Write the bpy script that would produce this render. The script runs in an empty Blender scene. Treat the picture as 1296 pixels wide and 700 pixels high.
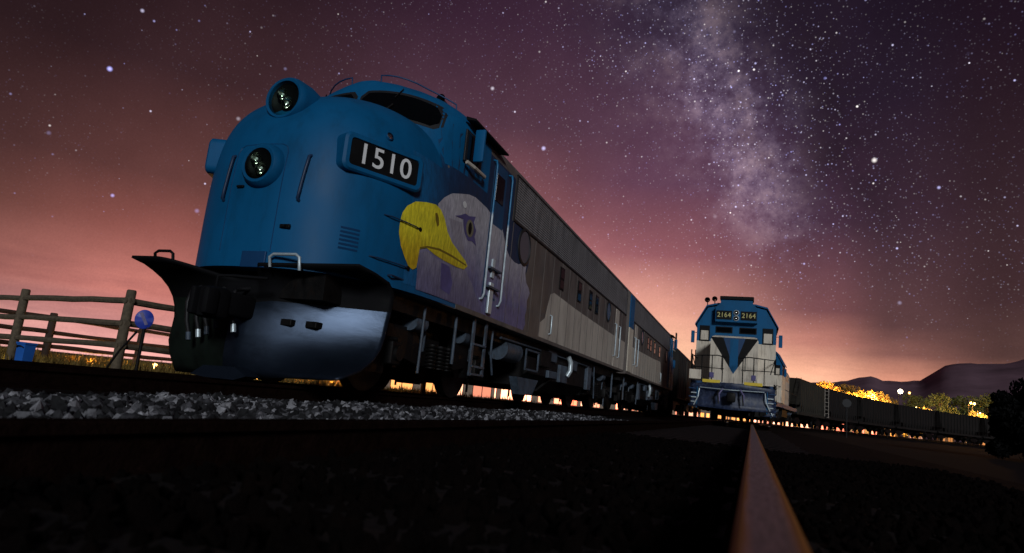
import bpy, bmesh, math, random
from mathutils import Vector, Matrix, Euler
from mathutils.geometry import delaunay_2d_cdt
random.seed(7)
C = bpy.context.scene.collection
sc = bpy.context.scene
PI = math.pi
R_ = math.radians

# ------------------------------------------------------------------ camera
F_PX = 840.0
EYE = 0.113
cam_d = bpy.data.cameras.new('camera'); cam = bpy.data.objects.new('camera', cam_d); C.objects.link(cam)
cam_d.sensor_width = 36.0; cam_d.lens = 36.0*F_PX/1296.0
cam_d.clip_start = 0.02; cam_d.clip_end = 20000
ROT = Matrix(((0.93803997, -0.03106394, 0.34513192), (0.33240594, -0.20076002, -0.92152141), (0.09791478, 0.97914782, -0.17799509)))
M4 = ROT.to_4x4(); M4.translation = Vector((0, 0, EYE)); cam.matrix_world = M4
cam_d.dof.use_dof = True; cam_d.dof.focus_distance = 10.5; cam_d.dof.aperture_fstop = 3.2
sc.camera = cam
sc.view_settings.view_transform = 'Standard'; sc.view_settings.look = 'None'
sc.view_settings.exposure = 0; sc.view_settings.gamma = 1
sc.view_settings.use_curve_mapping = False

def srgb(r, g, b):
    f = lambda c: (c/255/12.92) if c/255 <= .04045 else ((c/255+.055)/1.055)**2.4
    return (f(r), f(g), f(b), 1)

# ------------------------------------------------------------------ node helper
class NT:
    def __init__(s, tree): s.t = tree; s.n = tree.nodes; s.l = tree.links
    def node(s, typ, **kw):
        n = s.n.new(typ)
        for k, v in kw.items(): setattr(n, k, v)
        return n
    def put(s, sock, v):
        if isinstance(v, bpy.types.NodeSocket): s.l.new(v, sock)
        else: sock.default_value = v
    def m(s, op, a, b=None, c=None, clamp=False):
        n = s.node('ShaderNodeMath', operation=op); n.use_clamp = clamp
        s.put(n.inputs[0], a)
        if b is not None: s.put(n.inputs[1], b)
        if c is not None: s.put(n.inputs[2], c)
        return n.outputs[0]
    def mr(s, v, a, b, c=0., d=1., smooth=True):
        n = s.node('ShaderNodeMapRange'); n.interpolation_type = 'SMOOTHSTEP' if smooth else 'LINEAR'
        for i, x in enumerate((v, a, b, c, d)): s.put(n.inputs[i], x)
        return n.outputs[0]
    def mix(s, f, a, b, typ='MIX'):
        n = s.node('ShaderNodeMixRGB', blend_type=typ)
        s.put(n.inputs[0], f); s.put(n.inputs[1], a); s.put(n.inputs[2], b)
        return n.outputs[0]
    def vm(s, op, a, b):
        n = s.node('ShaderNodeVectorMath', operation=op); s.put(n.inputs[0], a); s.put(n.inputs[1], b)
        return n.outputs['Value'] if op == 'DOT_PRODUCT' else n.outputs[0]
    def noise(s, vec, scale, detail=4., rough=.55, col=False):
        n = s.node('ShaderNodeTexNoise'); s.put(n.inputs['Vector'], vec)
        n.inputs['Scale'].default_value = scale; n.inputs['Detail'].default_value = detail; n.inputs['Roughness'].default_value = rough
        return n.outputs['Color'] if col else n.outputs[0]
    def ramp(s, f, stops, interp='B_SPLINE'):
        n = s.node('ShaderNodeValToRGB'); e = n.color_ramp; e.interpolation = interp
        while len(e.elements) < len(stops): e.elements.new(0.5)
        for el, (p, c) in zip(e.elements, stops): el.position = p; el.color = c
        s.put(n.inputs[0], f); return n.outputs[0]

# ------------------------------------------------------------------ night sky (world)
world = bpy.data.worlds.new('World'); sc.world = world; world.use_nodes = True
W = NT(world.node_tree); W.n.clear()
dirv = W.node('ShaderNodeTexCoord').outputs['Generated']
sep = W.node('ShaderNodeSeparateXYZ'); W.l.new(dirv, sep.inputs[0])
sx, sy, sz = sep.outputs
az = W.m('MULTIPLY', W.m('ARCTAN2', sx, sy), 180/PI)
ez = W.mr(sz, -0.1, 0.7, 0, 1, smooth=False)          # ramp coordinate of the elevation
def E(el): return (math.sin(R_(el))+.1)/.8
cols = [
 (-62, [(-3,(215,155,148)),(0,(228,168,160)),(5,(150,95,87)),(10,(96,60,54)),(14,(70,44,43)),(22,(44,28,31)),(35,(25,15,22))]),
 (-47, [(-3,(240,170,160)),(0,(250,182,172)),(5,(206,128,116)),(10,(152,90,82)),(14,(106,66,62)),(22,(60,38,41)),(33,(36,23,30))]),
 (-22, [(-3,(244,174,152)),(0,(244,174,152)),(8,(206,132,120)),(16,(134,84,86)),(23,(86,57,70)),(31,(60,37,54)),(40,(38,25,38))]),
 (-8,  [(-3,(255,198,145)),(0,(255,202,152)),(5,(254,196,160)),(8.5,(242,172,150)),(13,(160,100,106)),(19,(98,63,82)),(31,(48,34,50)),(40,(30,22,36))]),
 (5,   [(-3,(255,195,150)),(1,(255,196,152)),(4,(252,186,152)),(6.5,(200,134,118)),(9,(124,80,82)),(16,(74,48,64)),(25,(42,28,44)),(35,(28,19,32))]),
 (10,  [(-3,(250,180,140)),(1,(252,180,138)),(4,(228,156,128)),(5.8,(150,102,92)),(8,(96,66,66)),(16,(66,44,56)),(25,(38,26,40)),(35,(26,17,29))]),
 (17,  [(-3,(170,115,95)),(2,(190,128,104)),(6,(92,65,60)),(10,(68,46,48)),(17,(54,36,42)),(29,(34,21,33)),(40,(22,13,22))]),
]
prev = None
for i, (a, st) in enumerate(cols):
    c = W.ramp(ez, [(E(e), srgb(*k)) for e, k in st], 'LINEAR')
    if prev is None: prev = c
    else: prev = W.mix(W.mr(az, cols[i-1][0], a), prev, c)
absaz = W.m('ABSOLUTE', az)
backc = W.ramp(ez, [(E(-3), srgb(44,38,46)), (E(8), srgb(36,34,46)), (E(30), srgb(22,22,34))], 'LINEAR')
sky = W.mix(W.mr(absaz, 66, 105), prev, backc)
# thin low cloud and unevenness of the glow
strv = W.vm('MULTIPLY', dirv, (1.3, 1.3, 9.0))
cl = W.noise(strv, 2.6, 5, .6)
lowm = W.mr(sz, .03, .2, 1, 0)
sky = W.mix(1.0, sky, W.mix(lowm, (1, 1, 1, 1), W.ramp(cl, [(0.32, (.70, .68, .72, 1)), (0.66, (1.16, 1.15, 1.12, 1))], 'EASE')), 'MULTIPLY')
bl = W.noise(dirv, 3.2, 6, .6)
sky = W.mix(1.0, sky, W.ramp(bl, [(0.3, (.84, .82, .84, 1)), (0.7, (1.12, 1.12, 1.16, 1))], 'EASE'), 'MULTIPLY')
grain = W.noise(dirv, 420, 2, .7)
sky = W.mix(1.0, sky, W.ramp(grain, [(0.3, (.95, .95, .95, 1)), (0.7, (1.05, 1.05, 1.05, 1))], 'LINEAR'), 'MULTIPLY')
# milky way: a band about the great circle through two directions
p1 = Vector((-.098, .855, .510)).normalized(); p2 = Vector((.040, .974, .223)).normalized()
nrm = p1.cross(p2).normalized()
warp = W.noise(dirv, 5, 5, .6)
dd = W.vm('DOT_PRODUCT', dirv, tuple(nrm))
dd = W.m('ADD', dd, W.m('MULTIPLY', W.m('SUBTRACT', warp, .5), .10))
g1 = W.m('POWER', 2.718, W.m('MULTIPLY', W.m('MULTIPLY', dd, dd), -1/(.062**2)))
g2 = W.m('POWER', 2.718, W.m('MULTIPLY', W.m('MULTIPLY', dd, dd), -1/(.16**2)))
along = W.m('MULTIPLY', W.mr(sz, .16, .36), W.mr(sz, .42, .60, 1, .35))
cn = W.noise(dirv, 11, 9, .74)
cm = W.mr(cn, .38, .66)
core = W.m('MULTIPLY', W.m('MULTIPLY', g1, along), W.m('MULTIPLY', W.m('ADD', .10, W.m('MULTIPLY', cm, 1.25)), W.mr(W.noise(dirv, 6.5, 8, .7), .47, .60, 1.15, .35)))
halo = W.m('MULTIPLY', W.m('MULTIPLY', g2, along), W.mr(cn, .3, .65, .3, 1.))
front = W.mr(absaz, 70, 100, 1, 0)
mw = W.m('MULTIPLY', W.m('ADD', W.m('MULTIPLY', core, .18), W.m('MULTIPLY', halo, .022)), front)
mwc = W.mix(cm, (.50, .46, .85, 1), (1.0, .74, .86, 1))
mwcol = W.node('ShaderNodeVectorMath', operation='SCALE'); W.put(mwcol.inputs[0], mwc); W.put(mwcol.inputs['Scale'], mw)
sky = W.mix(1.0, sky, mwcol.outputs[0], 'ADD')
# dark dust lane to the right of the band
lane2 = W.m('ADD', dd, .115)
lane_r = W.m('POWER', 2.718, W.m('MULTIPLY', W.m('MULTIPLY', lane2, lane2), -1/(.06**2)))
lanem = W.m('MULTIPLY', W.m('MULTIPLY', lane_r, along), W.mr(cn, .35, .6, .35, .75))
sky = W.mix(lanem, sky, (.012, .006, .012, 1))
# stars in three sizes
dens = W.m('ADD', W.m('MULTIPLY', g2, .9), W.mr(az, -55, -12, .3, .75))
dens = W.m('MULTIPLY', dens, W.mr(W.noise(dirv, 3.5, 4, .6), .36, .62, .3, 1.25))
starsum = None
for sc_, thr, pw, amp, seed in ((20, .088, 1.5, 3.0, 0), (55, .11, 2.0, 1.7, 3.1), (95, .16, 2.9, 1.1, 7.7), (150, .22, 3.0, .7, 5.2), (250, .36, 1.8, .42, 1.7)):
    off = W.vm('ADD', dirv, (seed, seed*.7, seed*.3))
    v = W.node('ShaderNodeTexVoronoi'); v.feature = 'F1'; W.put(v.inputs['Vector'], off); v.inputs['Scale'].default_value = sc_
    s3 = W.node('ShaderNodeSeparateColor'); W.l.new(v.outputs['Color'], s3.inputs[0])
    size = W.m('MULTIPLY', W.m('ADD', .55, W.m('MULTIPLY', s3.outputs[0], .55)), thr)
    shape = W.mr(v.outputs['Distance'], 0, size, 1, 0)
    br = W.m('MULTIPLY', W.m('POWER', s3.outputs[1], pw), amp)
    k = W.m('MULTIPLY', shape, br)
    if sc_ > 90: k = W.m('MULTIPLY', k, dens)
    tint = W.mix(s3.outputs[2], (.42, .42, 1.0, 1), (1.0, .93, .88, 1))
    o = W.node('ShaderNodeVectorMath', operation='SCALE'); W.put(o.inputs[0], tint); W.put(o.inputs['Scale'], k)
    starsum = o.outputs[0] if starsum is None else W.vm('ADD', starsum, o.outputs[0])
fade = W.m('MULTIPLY', W.mr(sz, .07, .28, .0, 1), W.mr(az, -62, -15, .62, 1))
sfn = W.node('ShaderNodeVectorMath', operation='SCALE'); W.put(sfn.inputs[0], starsum); W.put(sfn.inputs['Scale'], fade)
sky = W.mix(1.0, sky, sfn.outputs[0], 'ADD')
bg = W.node('ShaderNodeBackground'); W.put(bg.inputs[0], sky); bg.inputs[1].default_value = 1.0
wo = W.node('ShaderNodeOutputWorld'); W.l.new(bg.outputs[0], wo.inputs[0])

# ------------------------------------------------------------------ the yard light / moon from behind the photographer
sd = bpy.data.lights.new('sun', 'SUN'); sun = bpy.data.objects.new('sun', sd); C.objects.link(sun)
sd.energy = 1.25; sd.angle = R_(10); sd.color = (.92, .96, 1.0)
LDIR = Vector((.50, -1.0, .36)).normalized()
sun.rotation_euler = LDIR.to_track_quat('Z', 'Y').to_euler()

# ------------------------------------------------------------------ materials
def mat(name, col, rough=.6, metal=0., var=.25, vscale=3., bump=.0, bscale=20., dirt=None, dirtamt=.0, coat=0., stretch=None, spec=.5):
    m = bpy.data.materials.new(name); m.use_nodes = True
    T = NT(m.node_tree); b = T.n['Principled BSDF']
    tc = T.node('ShaderNodeTexCoord').outputs['Object']
    if stretch: tc = T.vm('MULTIPLY', tc, stretch)
    n = T.noise(tc, vscale, 5, .6)
    base = tuple(col[:3])+(1,)
    lo = tuple(c*(1-var) for c in base[:3])+(1,); hi = tuple(min(1, c*(1+var)) for c in base[:3])+(1,)
    c = T.ramp(n, [(.3, lo), (.7, hi)], 'LINEAR')
    if dirt:
        d = T.noise(T.vm('MULTIPLY', tc, (1.7, 1.7, .8)), vscale*1.9, 6, .7)
        c = T.mix(T.m('MULTIPLY', T.mr(d, .46, .68), dirtamt), c, tuple(dirt)+(1,))
    T.put(b.inputs['Base Color'], c)
    rr = T.mr(n, .3, .7, max(.02, rough-.08), min(1, rough+.1), smooth=False); T.put(b.inputs['Roughness'], rr)
    b.inputs['Metallic'].default_value = metal; b.inputs['Coat Weight'].default_value = coat; b.inputs['Coat Roughness'].default_value = .25
    b.inputs['Specular IOR Level'].default_value = spec
    if bump:
        bn = T.node('ShaderNodeBump'); bn.inputs['Strength'].default_value = bump; bn.inputs['Distance'].default_value = .02
        T.put(bn.inputs['Height'], T.noise(tc, bscale, 5, .6)); T.l.new(bn.outputs[0], b.inputs['Normal'])
    return m
def emis(name, col, st):
    m = bpy.data.materials.new(name); m.use_nodes = True
    b = m.node_tree.nodes['Principled BSDF']
    b.inputs['Base Color'].default_value = (.02, .02, .02, 1)
    b.inputs['Emission Color'].default_value = tuple(col)+(1,); b.inputs['Emission Strength'].default_value = st
    return m
M = dict(
 blue=mat('loco_blue_paint', (.001, .105, .265), .55, var=.16, vscale=.8, bump=.06, bscale=3, dirt=(.003, .05, .12), dirtamt=.4, spec=.25, coat=.0, stretch=(1.2, 1.2, .8)),
 blue_dark=mat('deep_blue_paint', (.004, .05, .15), .5, var=.15, vscale=2),
 navy2=mat('cab_door_blue', (.004, .06, .15), .5, var=.2),
 navy=mat('painted_navy_shade', (.012, .035, .09), .5, var=.2, vscale=2, dirt=(.02, .02, .03), dirtamt=.5),
 taupe=mat('weathered_taupe_paint', (.13, .108, .098), .6, var=.3, vscale=1.5, bump=.1, bscale=8, dirt=(.06, .05, .046), dirtamt=.6, stretch=(1.3, 1.3, .6)),
 cream=mat('weathered_cream_paint', (.56, .50, .43), .55, var=.14, vscale=1.2, bump=.05, bscale=6, dirt=(.26, .225, .19), dirtamt=.5, stretch=(1.3, 1.3, .6)),
 pale=mat('pale_cream_paint', (.74, .66, .54), .5, var=.1, vscale=2, dirt=(.26, .2, .15), dirtamt=.6, stretch=(2, 2, .5)),
 lav=mat('lavender_white_feather_paint', (.30, .27, .36), .6, var=.25, vscale=3.0, dirt=(.12, .10, .24), dirtamt=.6, stretch=(1, 1.6, .7)),
 mauve=mat('grey_mauve_paint', (.19, .165, .235), .6, var=.2, vscale=3, dirt=(.05, .04, .11), dirtamt=.6),
 violet=mat('violet_shadow_feather_paint', (.10, .085, .24), .6, var=.3, vscale=5),
 yellow=mat('beak_yellow_paint', (.85, .70, .02), .5, var=.15, vscale=4, dirt=(.45, .34, .01), dirtamt=.7),
 amber=mat('dark_amber_line_paint', (.22, .15, .01), .5, var=.2),
 black=mat('black_paint', (.004, .004, .0045), .6, var=.3, spec=.2),
 plow=mat('blackened_blue_steel', (.034, .050, .080), .38, metal=.8, var=.3, vscale=.7, bump=.10, bscale=4, dirt=(.010, .016, .026), dirtamt=.6, stretch=(.7, 1, 2.2)),
 plow_s=mat('highlit_weathered_plow', (.012, .022, .06), .5, var=.6, vscale=4, bump=.1, dirt=(.06, .08, .14), dirtamt=.8),  # weathered navy; the lighter streaks are highlights put into the colour
 plow_black=mat('plow_flat_black', (.004, .004, .005), .75, var=.3, spec=.15),
 plow_shade=mat('plow_wing_shade_green', (.006, .011, .008), .7, var=.5, spec=.2),  # left wing's lack of reflected light put into the colour
 iron=mat('grimy_underframe_iron', (.004, .0038, .004), .6, metal=.1, var=.5, vscale=6, bump=.3, bscale=20, dirt=(.016, .008, .005), dirtamt=.35, spec=.25),
 iron_blue=mat('blue_grey_underframe_paint', (.06, .085, .12), .55, var=.4, vscale=5, bump=.1, dirt=(.03, .03, .03), dirtamt=.7),
 grille=mat('stainless_grille', (.34, .33, .34), .5, metal=.25, var=.3, vscale=2, stretch=(1, 3, .6)),
 steel=mat('bare_steel_handrail', (.55, .64, .68), .35, metal=.3, var=.15),
 chrome=mat('headlight_chrome', (.55, .56, .5), .12, metal=1., var=.2, vscale=9),
 rubber=mat('window_rubber', (.01, .01, .012), .6),
 white=mat('number_white', (.85, .85, .85), .5, var=.05),
 iris=mat('iris_paint', (.22, .20, .13), .6),
 gold=mat('number_gold', (.62, .56, .22), .5, var=.1),
 ystep=mat('safety_yellow_paint', (.85, .62, .05), .5, var=.12, vscale=6),
 rail=mat('worn_rail_head', (.26, .22, .21), .34, metal=.9, var=.3, vscale=3, bump=.25, bscale=26, dirt=(.16, .09, .06), dirtamt=.6, stretch=(8, 1, 8)),
 rust=mat('rusty_rail_side', (.010, .005, .004), .9, var=.4, vscale=14, bump=.4, bscale=60, spec=.0),
 tie=mat('creosoted_tie_timber', (.006, .003, .003), .9, var=.5, vscale=10, bump=.6, bscale=30, stretch=(1, 6, 6), spec=.2),
 ground=mat('cinder_ground', (.005, .0035, .0033), .95, var=.5, vscale=3, bump=.5, bscale=30, spec=.05),
 field=mat('night_field', (.002, .002, .0016), .95, var=.6, vscale=.05, spec=.1),
 stone=mat('pale_ballast_stone', (.24, .24, .27), .85, var=.55, vscale=5, bump=.5, bscale=50),
 cinder=mat('dark_cinder_stone', (.0025, .0014, .0012), .9, var=.7, vscale=6, bump=.5, bscale=50, spec=.05),
 wood=mat('grey_fence_timber', (.12, .092, .06), .85, var=.35, vscale=4, bump=.6, bscale=14, stretch=(4, 4, 4)),
 wood_dark=mat('dark_fence_timber', (.05, .03, .022), .9, var=.35, vscale=4, bump=.6, bscale=14),
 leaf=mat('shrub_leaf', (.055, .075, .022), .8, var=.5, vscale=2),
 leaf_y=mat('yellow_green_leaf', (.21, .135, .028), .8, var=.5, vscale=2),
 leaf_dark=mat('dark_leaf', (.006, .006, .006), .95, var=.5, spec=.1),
 bark=mat('bark', (.05, .035, .025), .9, var=.4, bump=.5),
 hop=mat('dark_hopper_paint', (.005, .004, .0035), .7, var=.35, vscale=1.5, bump=.1, dirt=(.02, .016, .014), dirtamt=.7, stretch=(2, 2, .5)),
 hop_g=mat('olive_hopper_paint', (.03, .026, .018), .7, var=.35, vscale=1.5, dirt=(.02, .016, .014), dirtamt=.7, stretch=(2, 2, .5)),
 mount=mat('hazy_mountain_scrub', (.20, .12, .15), .95, var=.3, vscale=.004, spec=.0),  # distant haze put into the purple colour
 bluebin=mat('blue_plastic', (.02, .14, .55), .5, var=.1),
 signblue=mat('sign_blue', (.02, .05, .42), .45, var=.2, vscale=20),
 grey=mat('galvanised_grey', (.022, .022, .024), .5, metal=.4, var=.2),
 wall=mat('stucco_wall', (.32, .24, .18), .85, var=.2, vscale=1, bump=.2),
 roof=mat('dark_shingle', (.03, .025, .022), .9, var=.3, vscale=4),
)
M['rail_b'] = mat('dull_rail_head', (.12, .09, .08), .45, metal=.7)
m = bpy.data.materials.new('worn_rail_head_edges'); m.use_nodes = True; T = NT(m.node_tree); b = T.n['Principled BSDF']
oc = T.node('ShaderNodeTexCoord').outputs['Object']; sp_ = T.node('ShaderNodeSeparateXYZ'); T.l.new(oc, sp_.inputs[0])
nn1 = T.noise(T.vm('MULTIPLY', oc, (30, 1.2, 30)), 3, 5, .6); nn2 = T.noise(T.vm('MULTIPLY', oc, (60, 4, 60)), 3, 5, .7)
ex = T.m('ADD', T.m('ABSOLUTE', sp_.outputs[0]), T.m('MULTIPLY', T.m('SUBTRACT', nn1, .5), .016))
edge = T.mr(ex, .017, .029)
top = T.mix(nn1, (.075, .066, .064, 1), (.135, .115, .11, 1)); T.put(b.inputs['Base Color'], T.mix(edge, T.mix(T.mr(nn2, .5, .75, 0, .6), top, (.08, .05, .035, 1)), (.33, .13, .03, 1)))
T.put(b.inputs['Roughness'], T.m('MAXIMUM', T.mr(nn2, .3, .7, .38, .55), T.m('MULTIPLY', edge, .75))); b.inputs['Metallic'].default_value = .75
bn = T.node('ShaderNodeBump'); bn.inputs['Strength'].default_value = .2; bn.inputs['Distance'].default_value = .01; T.put(bn.inputs['Height'], nn2); T.l.new(bn.outputs[0], b.inputs['Normal'])
M['rail'] = m
def glass(name, col=(.002, .0025, .003), rough=.08):
    m = bpy.data.materials.new(name); m.use_nodes = True; T = NT(m.node_tree); b = T.n['Principled BSDF']
    b.inputs['Base Color'].default_value = tuple(col)+(1,); b.inputs['Roughness'].default_value = rough
    b.inputs['Specular IOR Level'].default_value = .25
    bn = T.node('ShaderNodeBump'); bn.inputs['Strength'].default_value = .05; T.put(bn.inputs['Height'], T.noise(T.node('ShaderNodeTexCoord').outputs['Object'], 4)); T.l.new(bn.outputs[0], b.inputs['Normal'])
    return m
M['glass'] = glass('dark_window_glass'); M['glass_b'] = glass('porthole_glass', (.05, .12, .2), .2)
M['glass_g'] = glass('dusty_porthole_glass', (.12, .11, .13), .35)
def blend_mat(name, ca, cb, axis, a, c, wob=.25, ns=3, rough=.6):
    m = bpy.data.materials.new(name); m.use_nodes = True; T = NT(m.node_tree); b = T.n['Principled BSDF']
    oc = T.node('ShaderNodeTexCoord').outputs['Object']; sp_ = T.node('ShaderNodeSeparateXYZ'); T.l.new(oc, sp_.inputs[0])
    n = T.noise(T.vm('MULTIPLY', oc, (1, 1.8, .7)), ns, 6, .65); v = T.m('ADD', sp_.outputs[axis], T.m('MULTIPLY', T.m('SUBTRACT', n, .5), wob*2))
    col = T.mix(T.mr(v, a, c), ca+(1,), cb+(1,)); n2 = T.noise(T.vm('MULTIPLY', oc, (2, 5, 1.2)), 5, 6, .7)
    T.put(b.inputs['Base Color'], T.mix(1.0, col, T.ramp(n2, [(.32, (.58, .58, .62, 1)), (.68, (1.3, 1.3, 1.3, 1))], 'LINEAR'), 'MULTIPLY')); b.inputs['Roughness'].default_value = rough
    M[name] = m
blend_mat('blue_into_shade', (.001, .105, .265), (.006, .03, .085), 1, 1.35, 2.3, .12)  # blue paint darkened towards the rear, the unlit side's shade painted in
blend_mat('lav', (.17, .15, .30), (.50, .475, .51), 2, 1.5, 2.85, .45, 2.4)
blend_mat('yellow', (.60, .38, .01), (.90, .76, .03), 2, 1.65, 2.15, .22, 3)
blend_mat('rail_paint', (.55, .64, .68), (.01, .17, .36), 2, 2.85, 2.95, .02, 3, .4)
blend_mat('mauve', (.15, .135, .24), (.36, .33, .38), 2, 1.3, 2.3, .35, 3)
def stone_mat(name, stops):
    m = bpy.data.materials.new(name); m.use_nodes = True; T = NT(m.node_tree); b = T.n['Principled BSDF']
    g = T.node('ShaderNodeNewGeometry'); c = T.ramp(g.outputs['Random Per Island'], stops, 'LINEAR')
    tc = T.node('ShaderNodeTexCoord').outputs['Object']; n = T.noise(tc, 30, 5, .7)
    c = T.mix(1.0, c, T.ramp(n, [(.3, (.5, .5, .5, 1)), (.7, (1.3, 1.3, 1.3, 1))], 'LINEAR'), 'MULTIPLY')
    T.put(b.inputs['Base Color'], c); b.inputs['Roughness'].default_value = .85; b.inputs['Specular IOR Level'].default_value = .25
    bn = T.node('ShaderNodeBump'); bn.inputs['Strength'].default_value = .5; bn.inputs['Distance'].default_value = .01; T.put(bn.inputs['Height'], T.noise(tc, 70, 4, .6)); T.l.new(bn.outputs[0], b.inputs['Normal'])
    M[name] = m
stone_mat('stone', [(0, (.005, .005, .006, 1)), (.45, (.02, .02, .022, 1)), (.75, (.08, .08, .09, 1)), (1, (.38, .38, .41, 1))])
m = bpy.data.materials.new('headlight_lens'); m.use_nodes = True; T = NT(m.node_tree); T.n.clear()
gl = T.node('ShaderNodeBsdfGlossy'); gl.inputs['Roughness'].default_value = .06
tp = T.node('ShaderNodeBsdfTransparent'); tp.inputs[0].default_value = (.85, 1, .9, 1)
fr = T.node('ShaderNodeFresnel'); fr.inputs[0].default_value = 1.45
mx = T.node('ShaderNodeMixShader'); T.l.new(fr.outputs[0], mx.inputs[0]); T.l.new(tp.outputs[0], mx.inputs[1]); T.l.new(gl.outputs[0], mx.inputs[2])
ou = T.node('ShaderNodeOutputMaterial'); T.l.new(mx.outputs[0], ou.inputs[0])
M['lens'] = m

# ------------------------------------------------------------------ mesh helpers
def org(p):
    v = Vector((0, 0, 0)); ang = None
    while p is not None: v = v + Vector(p.location); p = p.parent
    return v
class MB:
    def __init__(s): s.bm = bmesh.new()
    def quad(s, pts):
        return s.bm.faces.new([s.bm.verts.new(p) for p in pts])
    def box(s, c, d, rot=None, bev=0.):
        r = bmesh.ops.create_cube(s.bm, size=1.0); vs = r['verts']
        bmesh.ops.scale(s.bm, vec=d, verts=vs)
        if bev:
            es = list({e for v in vs for e in v.link_edges})
            rb = bmesh.ops.bevel(s.bm, geom=es, offset=bev, segments=2, affect='EDGES', profile=.5)
            vs = list({v for f in rb['faces'] for v in f.verts} | {v for v in vs if v.is_valid})
        if rot is not None: bmesh.ops.rotate(s.bm, cent=(0, 0, 0), matrix=rot if isinstance(rot, Matrix) else Euler(rot).to_matrix(), verts=vs)
        bmesh.ops.translate(s.bm, vec=c, verts=vs); return vs
    def cyl(s, a, b, r, r2=None, n=12, cap=True):
        a = Vector(a); b = Vector(b); d = b-a
        q = d.to_track_quat('Z', 'Y').to_matrix()
        r2 = r if r2 is None else r2
        A = [s.bm.verts.new(a+q@Vector((r*math.cos(2*PI*i/n), r*math.sin(2*PI*i/n), 0))) for i in range(n)]
        B = [s.bm.verts.new(b+q@Vector((r2*math.cos(2*PI*i/n), r2*math.sin(2*PI*i/n), 0))) for i in range(n)]
        for i in range(n): s.bm.faces.new((A[i], A[(i+1) % n], B[(i+1) % n], B[i]))
        if cap: s.bm.faces.new(A[::-1]); s.bm.faces.new(B)
    def tube(s, pts, r, n=8):
        pts = [Vector(p) for p in pts]; rings = []
        for i, p in enumerate(pts):
            d = (pts[min(i+1, len(pts)-1)]-pts[max(i-1, 0)]).normalized()
            q = d.to_track_quat('Z', 'Y').to_matrix(); rr = r[i] if isinstance(r, (list, tuple)) else r
            rings.append([s.bm.verts.new(p+q@Vector((rr*math.cos(2*PI*k/n), rr*math.sin(2*PI*k/n), 0))) for k in range(n)])
        for A, B in zip(rings, rings[1:]):
            # match the nearest start to avoid twist
            o = min(range(n), key=lambda k: sum((A[j].co-B[(j+k) % n].co).length for j in range(0, n, 2)))
            B[:] = B[o:]+B[:o]
            for i in range(n): s.bm.faces.new((A[i], A[(i+1) % n], B[(i+1) % n], B[i]))
        s.bm.faces.new(rings[0][::-1]); s.bm.faces.new(rings[-1])
    def lathe(s, prof, c, axis, n=28):       # prof = [(radius, along)]
        q = Vector(axis).to_track_quat('Z', 'Y').to_matrix(); c = Vector(c); rings = []
        for (r, h) in prof:
            rings.append([s.bm.verts.new(c+q@Vector((max(r, 1e-4)*math.cos(2*PI*k/n), max(r, 1e-4)*math.sin(2*PI*k/n), h))) for k in range(n)])
        for A, B in zip(rings, rings[1:]):
            for i in range(n): s.bm.faces.new((A[i], A[(i+1) % n], B[(i+1) % n], B[i]))
    def prism(s, poly, a, b, axis='x'):      # poly of 2D points extruded from a to b along axis
        def P(u, v, w): return {'x': (w, u, v), 'y': (u, w, v), 'z': (u, v, w)}[axis]
        A = [s.bm.verts.new(P(u, v, a)) for u, v in poly]; B = [s.bm.verts.new(P(u, v, b)) for u, v in poly]
        n = len(poly)
        for i in range(n): s.bm.faces.new((A[i], A[(i+1) % n], B[(i+1) % n], B[i]))
        s.bm.faces.new(A[::-1]); s.bm.faces.new(B)
    def loft(s, rings, closed=True, cap=True):
        V = [[s.bm.verts.new(p) for p in r] for r in rings]
        n = len(V[0])
        for A, B in zip(V, V[1:]):
            for i in range(n if closed else n-1): s.bm.faces.new((A[i], A[(i+1) % n], B[(i+1) % n], B[i]))
        if cap: s.bm.faces.new(V[0][::-1]); s.bm.faces.new(V[-1])
    def build(s, name, m, parent=None, smooth=None, shift=True):
        bmesh.ops.recalc_face_normals(s.bm, faces=s.bm.faces)
        me = bpy.data.meshes.new(name)
        if parent is not None and shift: bmesh.ops.translate(s.bm, vec=-org(parent), verts=s.bm.verts)
        if smooth is not None:
            for f in s.bm.faces: f.smooth = True
            for e in s.bm.edges:
                if len(e.link_faces) == 2 and e.calc_face_angle(0) > R_(smooth): e.smooth = False
        s.bm.to_mesh(me); s.bm.free()
        me.materials.append(m)
        o = bpy.data.objects.new(name, me); C.objects.link(o)
        if parent is not None: o.parent = parent
        return o
def tag(o, label=None, cat=None, group=None, kind=None):
    if label: o['label'] = label
    if cat: o['category'] = cat
    if group: o['group'] = group
    if kind: o['kind'] = kind
    return o
def thing(name, label, cat, loc, group=None):
    o = bpy.data.objects.new(name, None); C.objects.link(o); o.location = loc; o.empty_display_size = .2
    return tag(o, label, cat, group)
KIDS = {}
def copy_tree(o, parent=None):
    c = o.copy(); C.objects.link(c)
    if parent is not None: c.parent = parent
    for ch in list(o.children): copy_tree(ch, c)
    return c
def text_mesh(txt, size, depth=.004):
    cu = bpy.data.curves.new('t', 'FONT'); cu.body = txt; cu.size = size; cu.extrude = depth; cu.align_x = 'CENTER'; cu.align_y = 'CENTER'; cu.space_character = 1.08; cu.offset = .0022*size/.3
    o = bpy.data.objects.new('t', cu); C.objects.link(o)
    dg = bpy.context.evaluated_depsgraph_get(); me = bpy.data.meshes.new_from_object(o.evaluated_get(dg))
    bpy.data.objects.remove(o); return me

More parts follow.
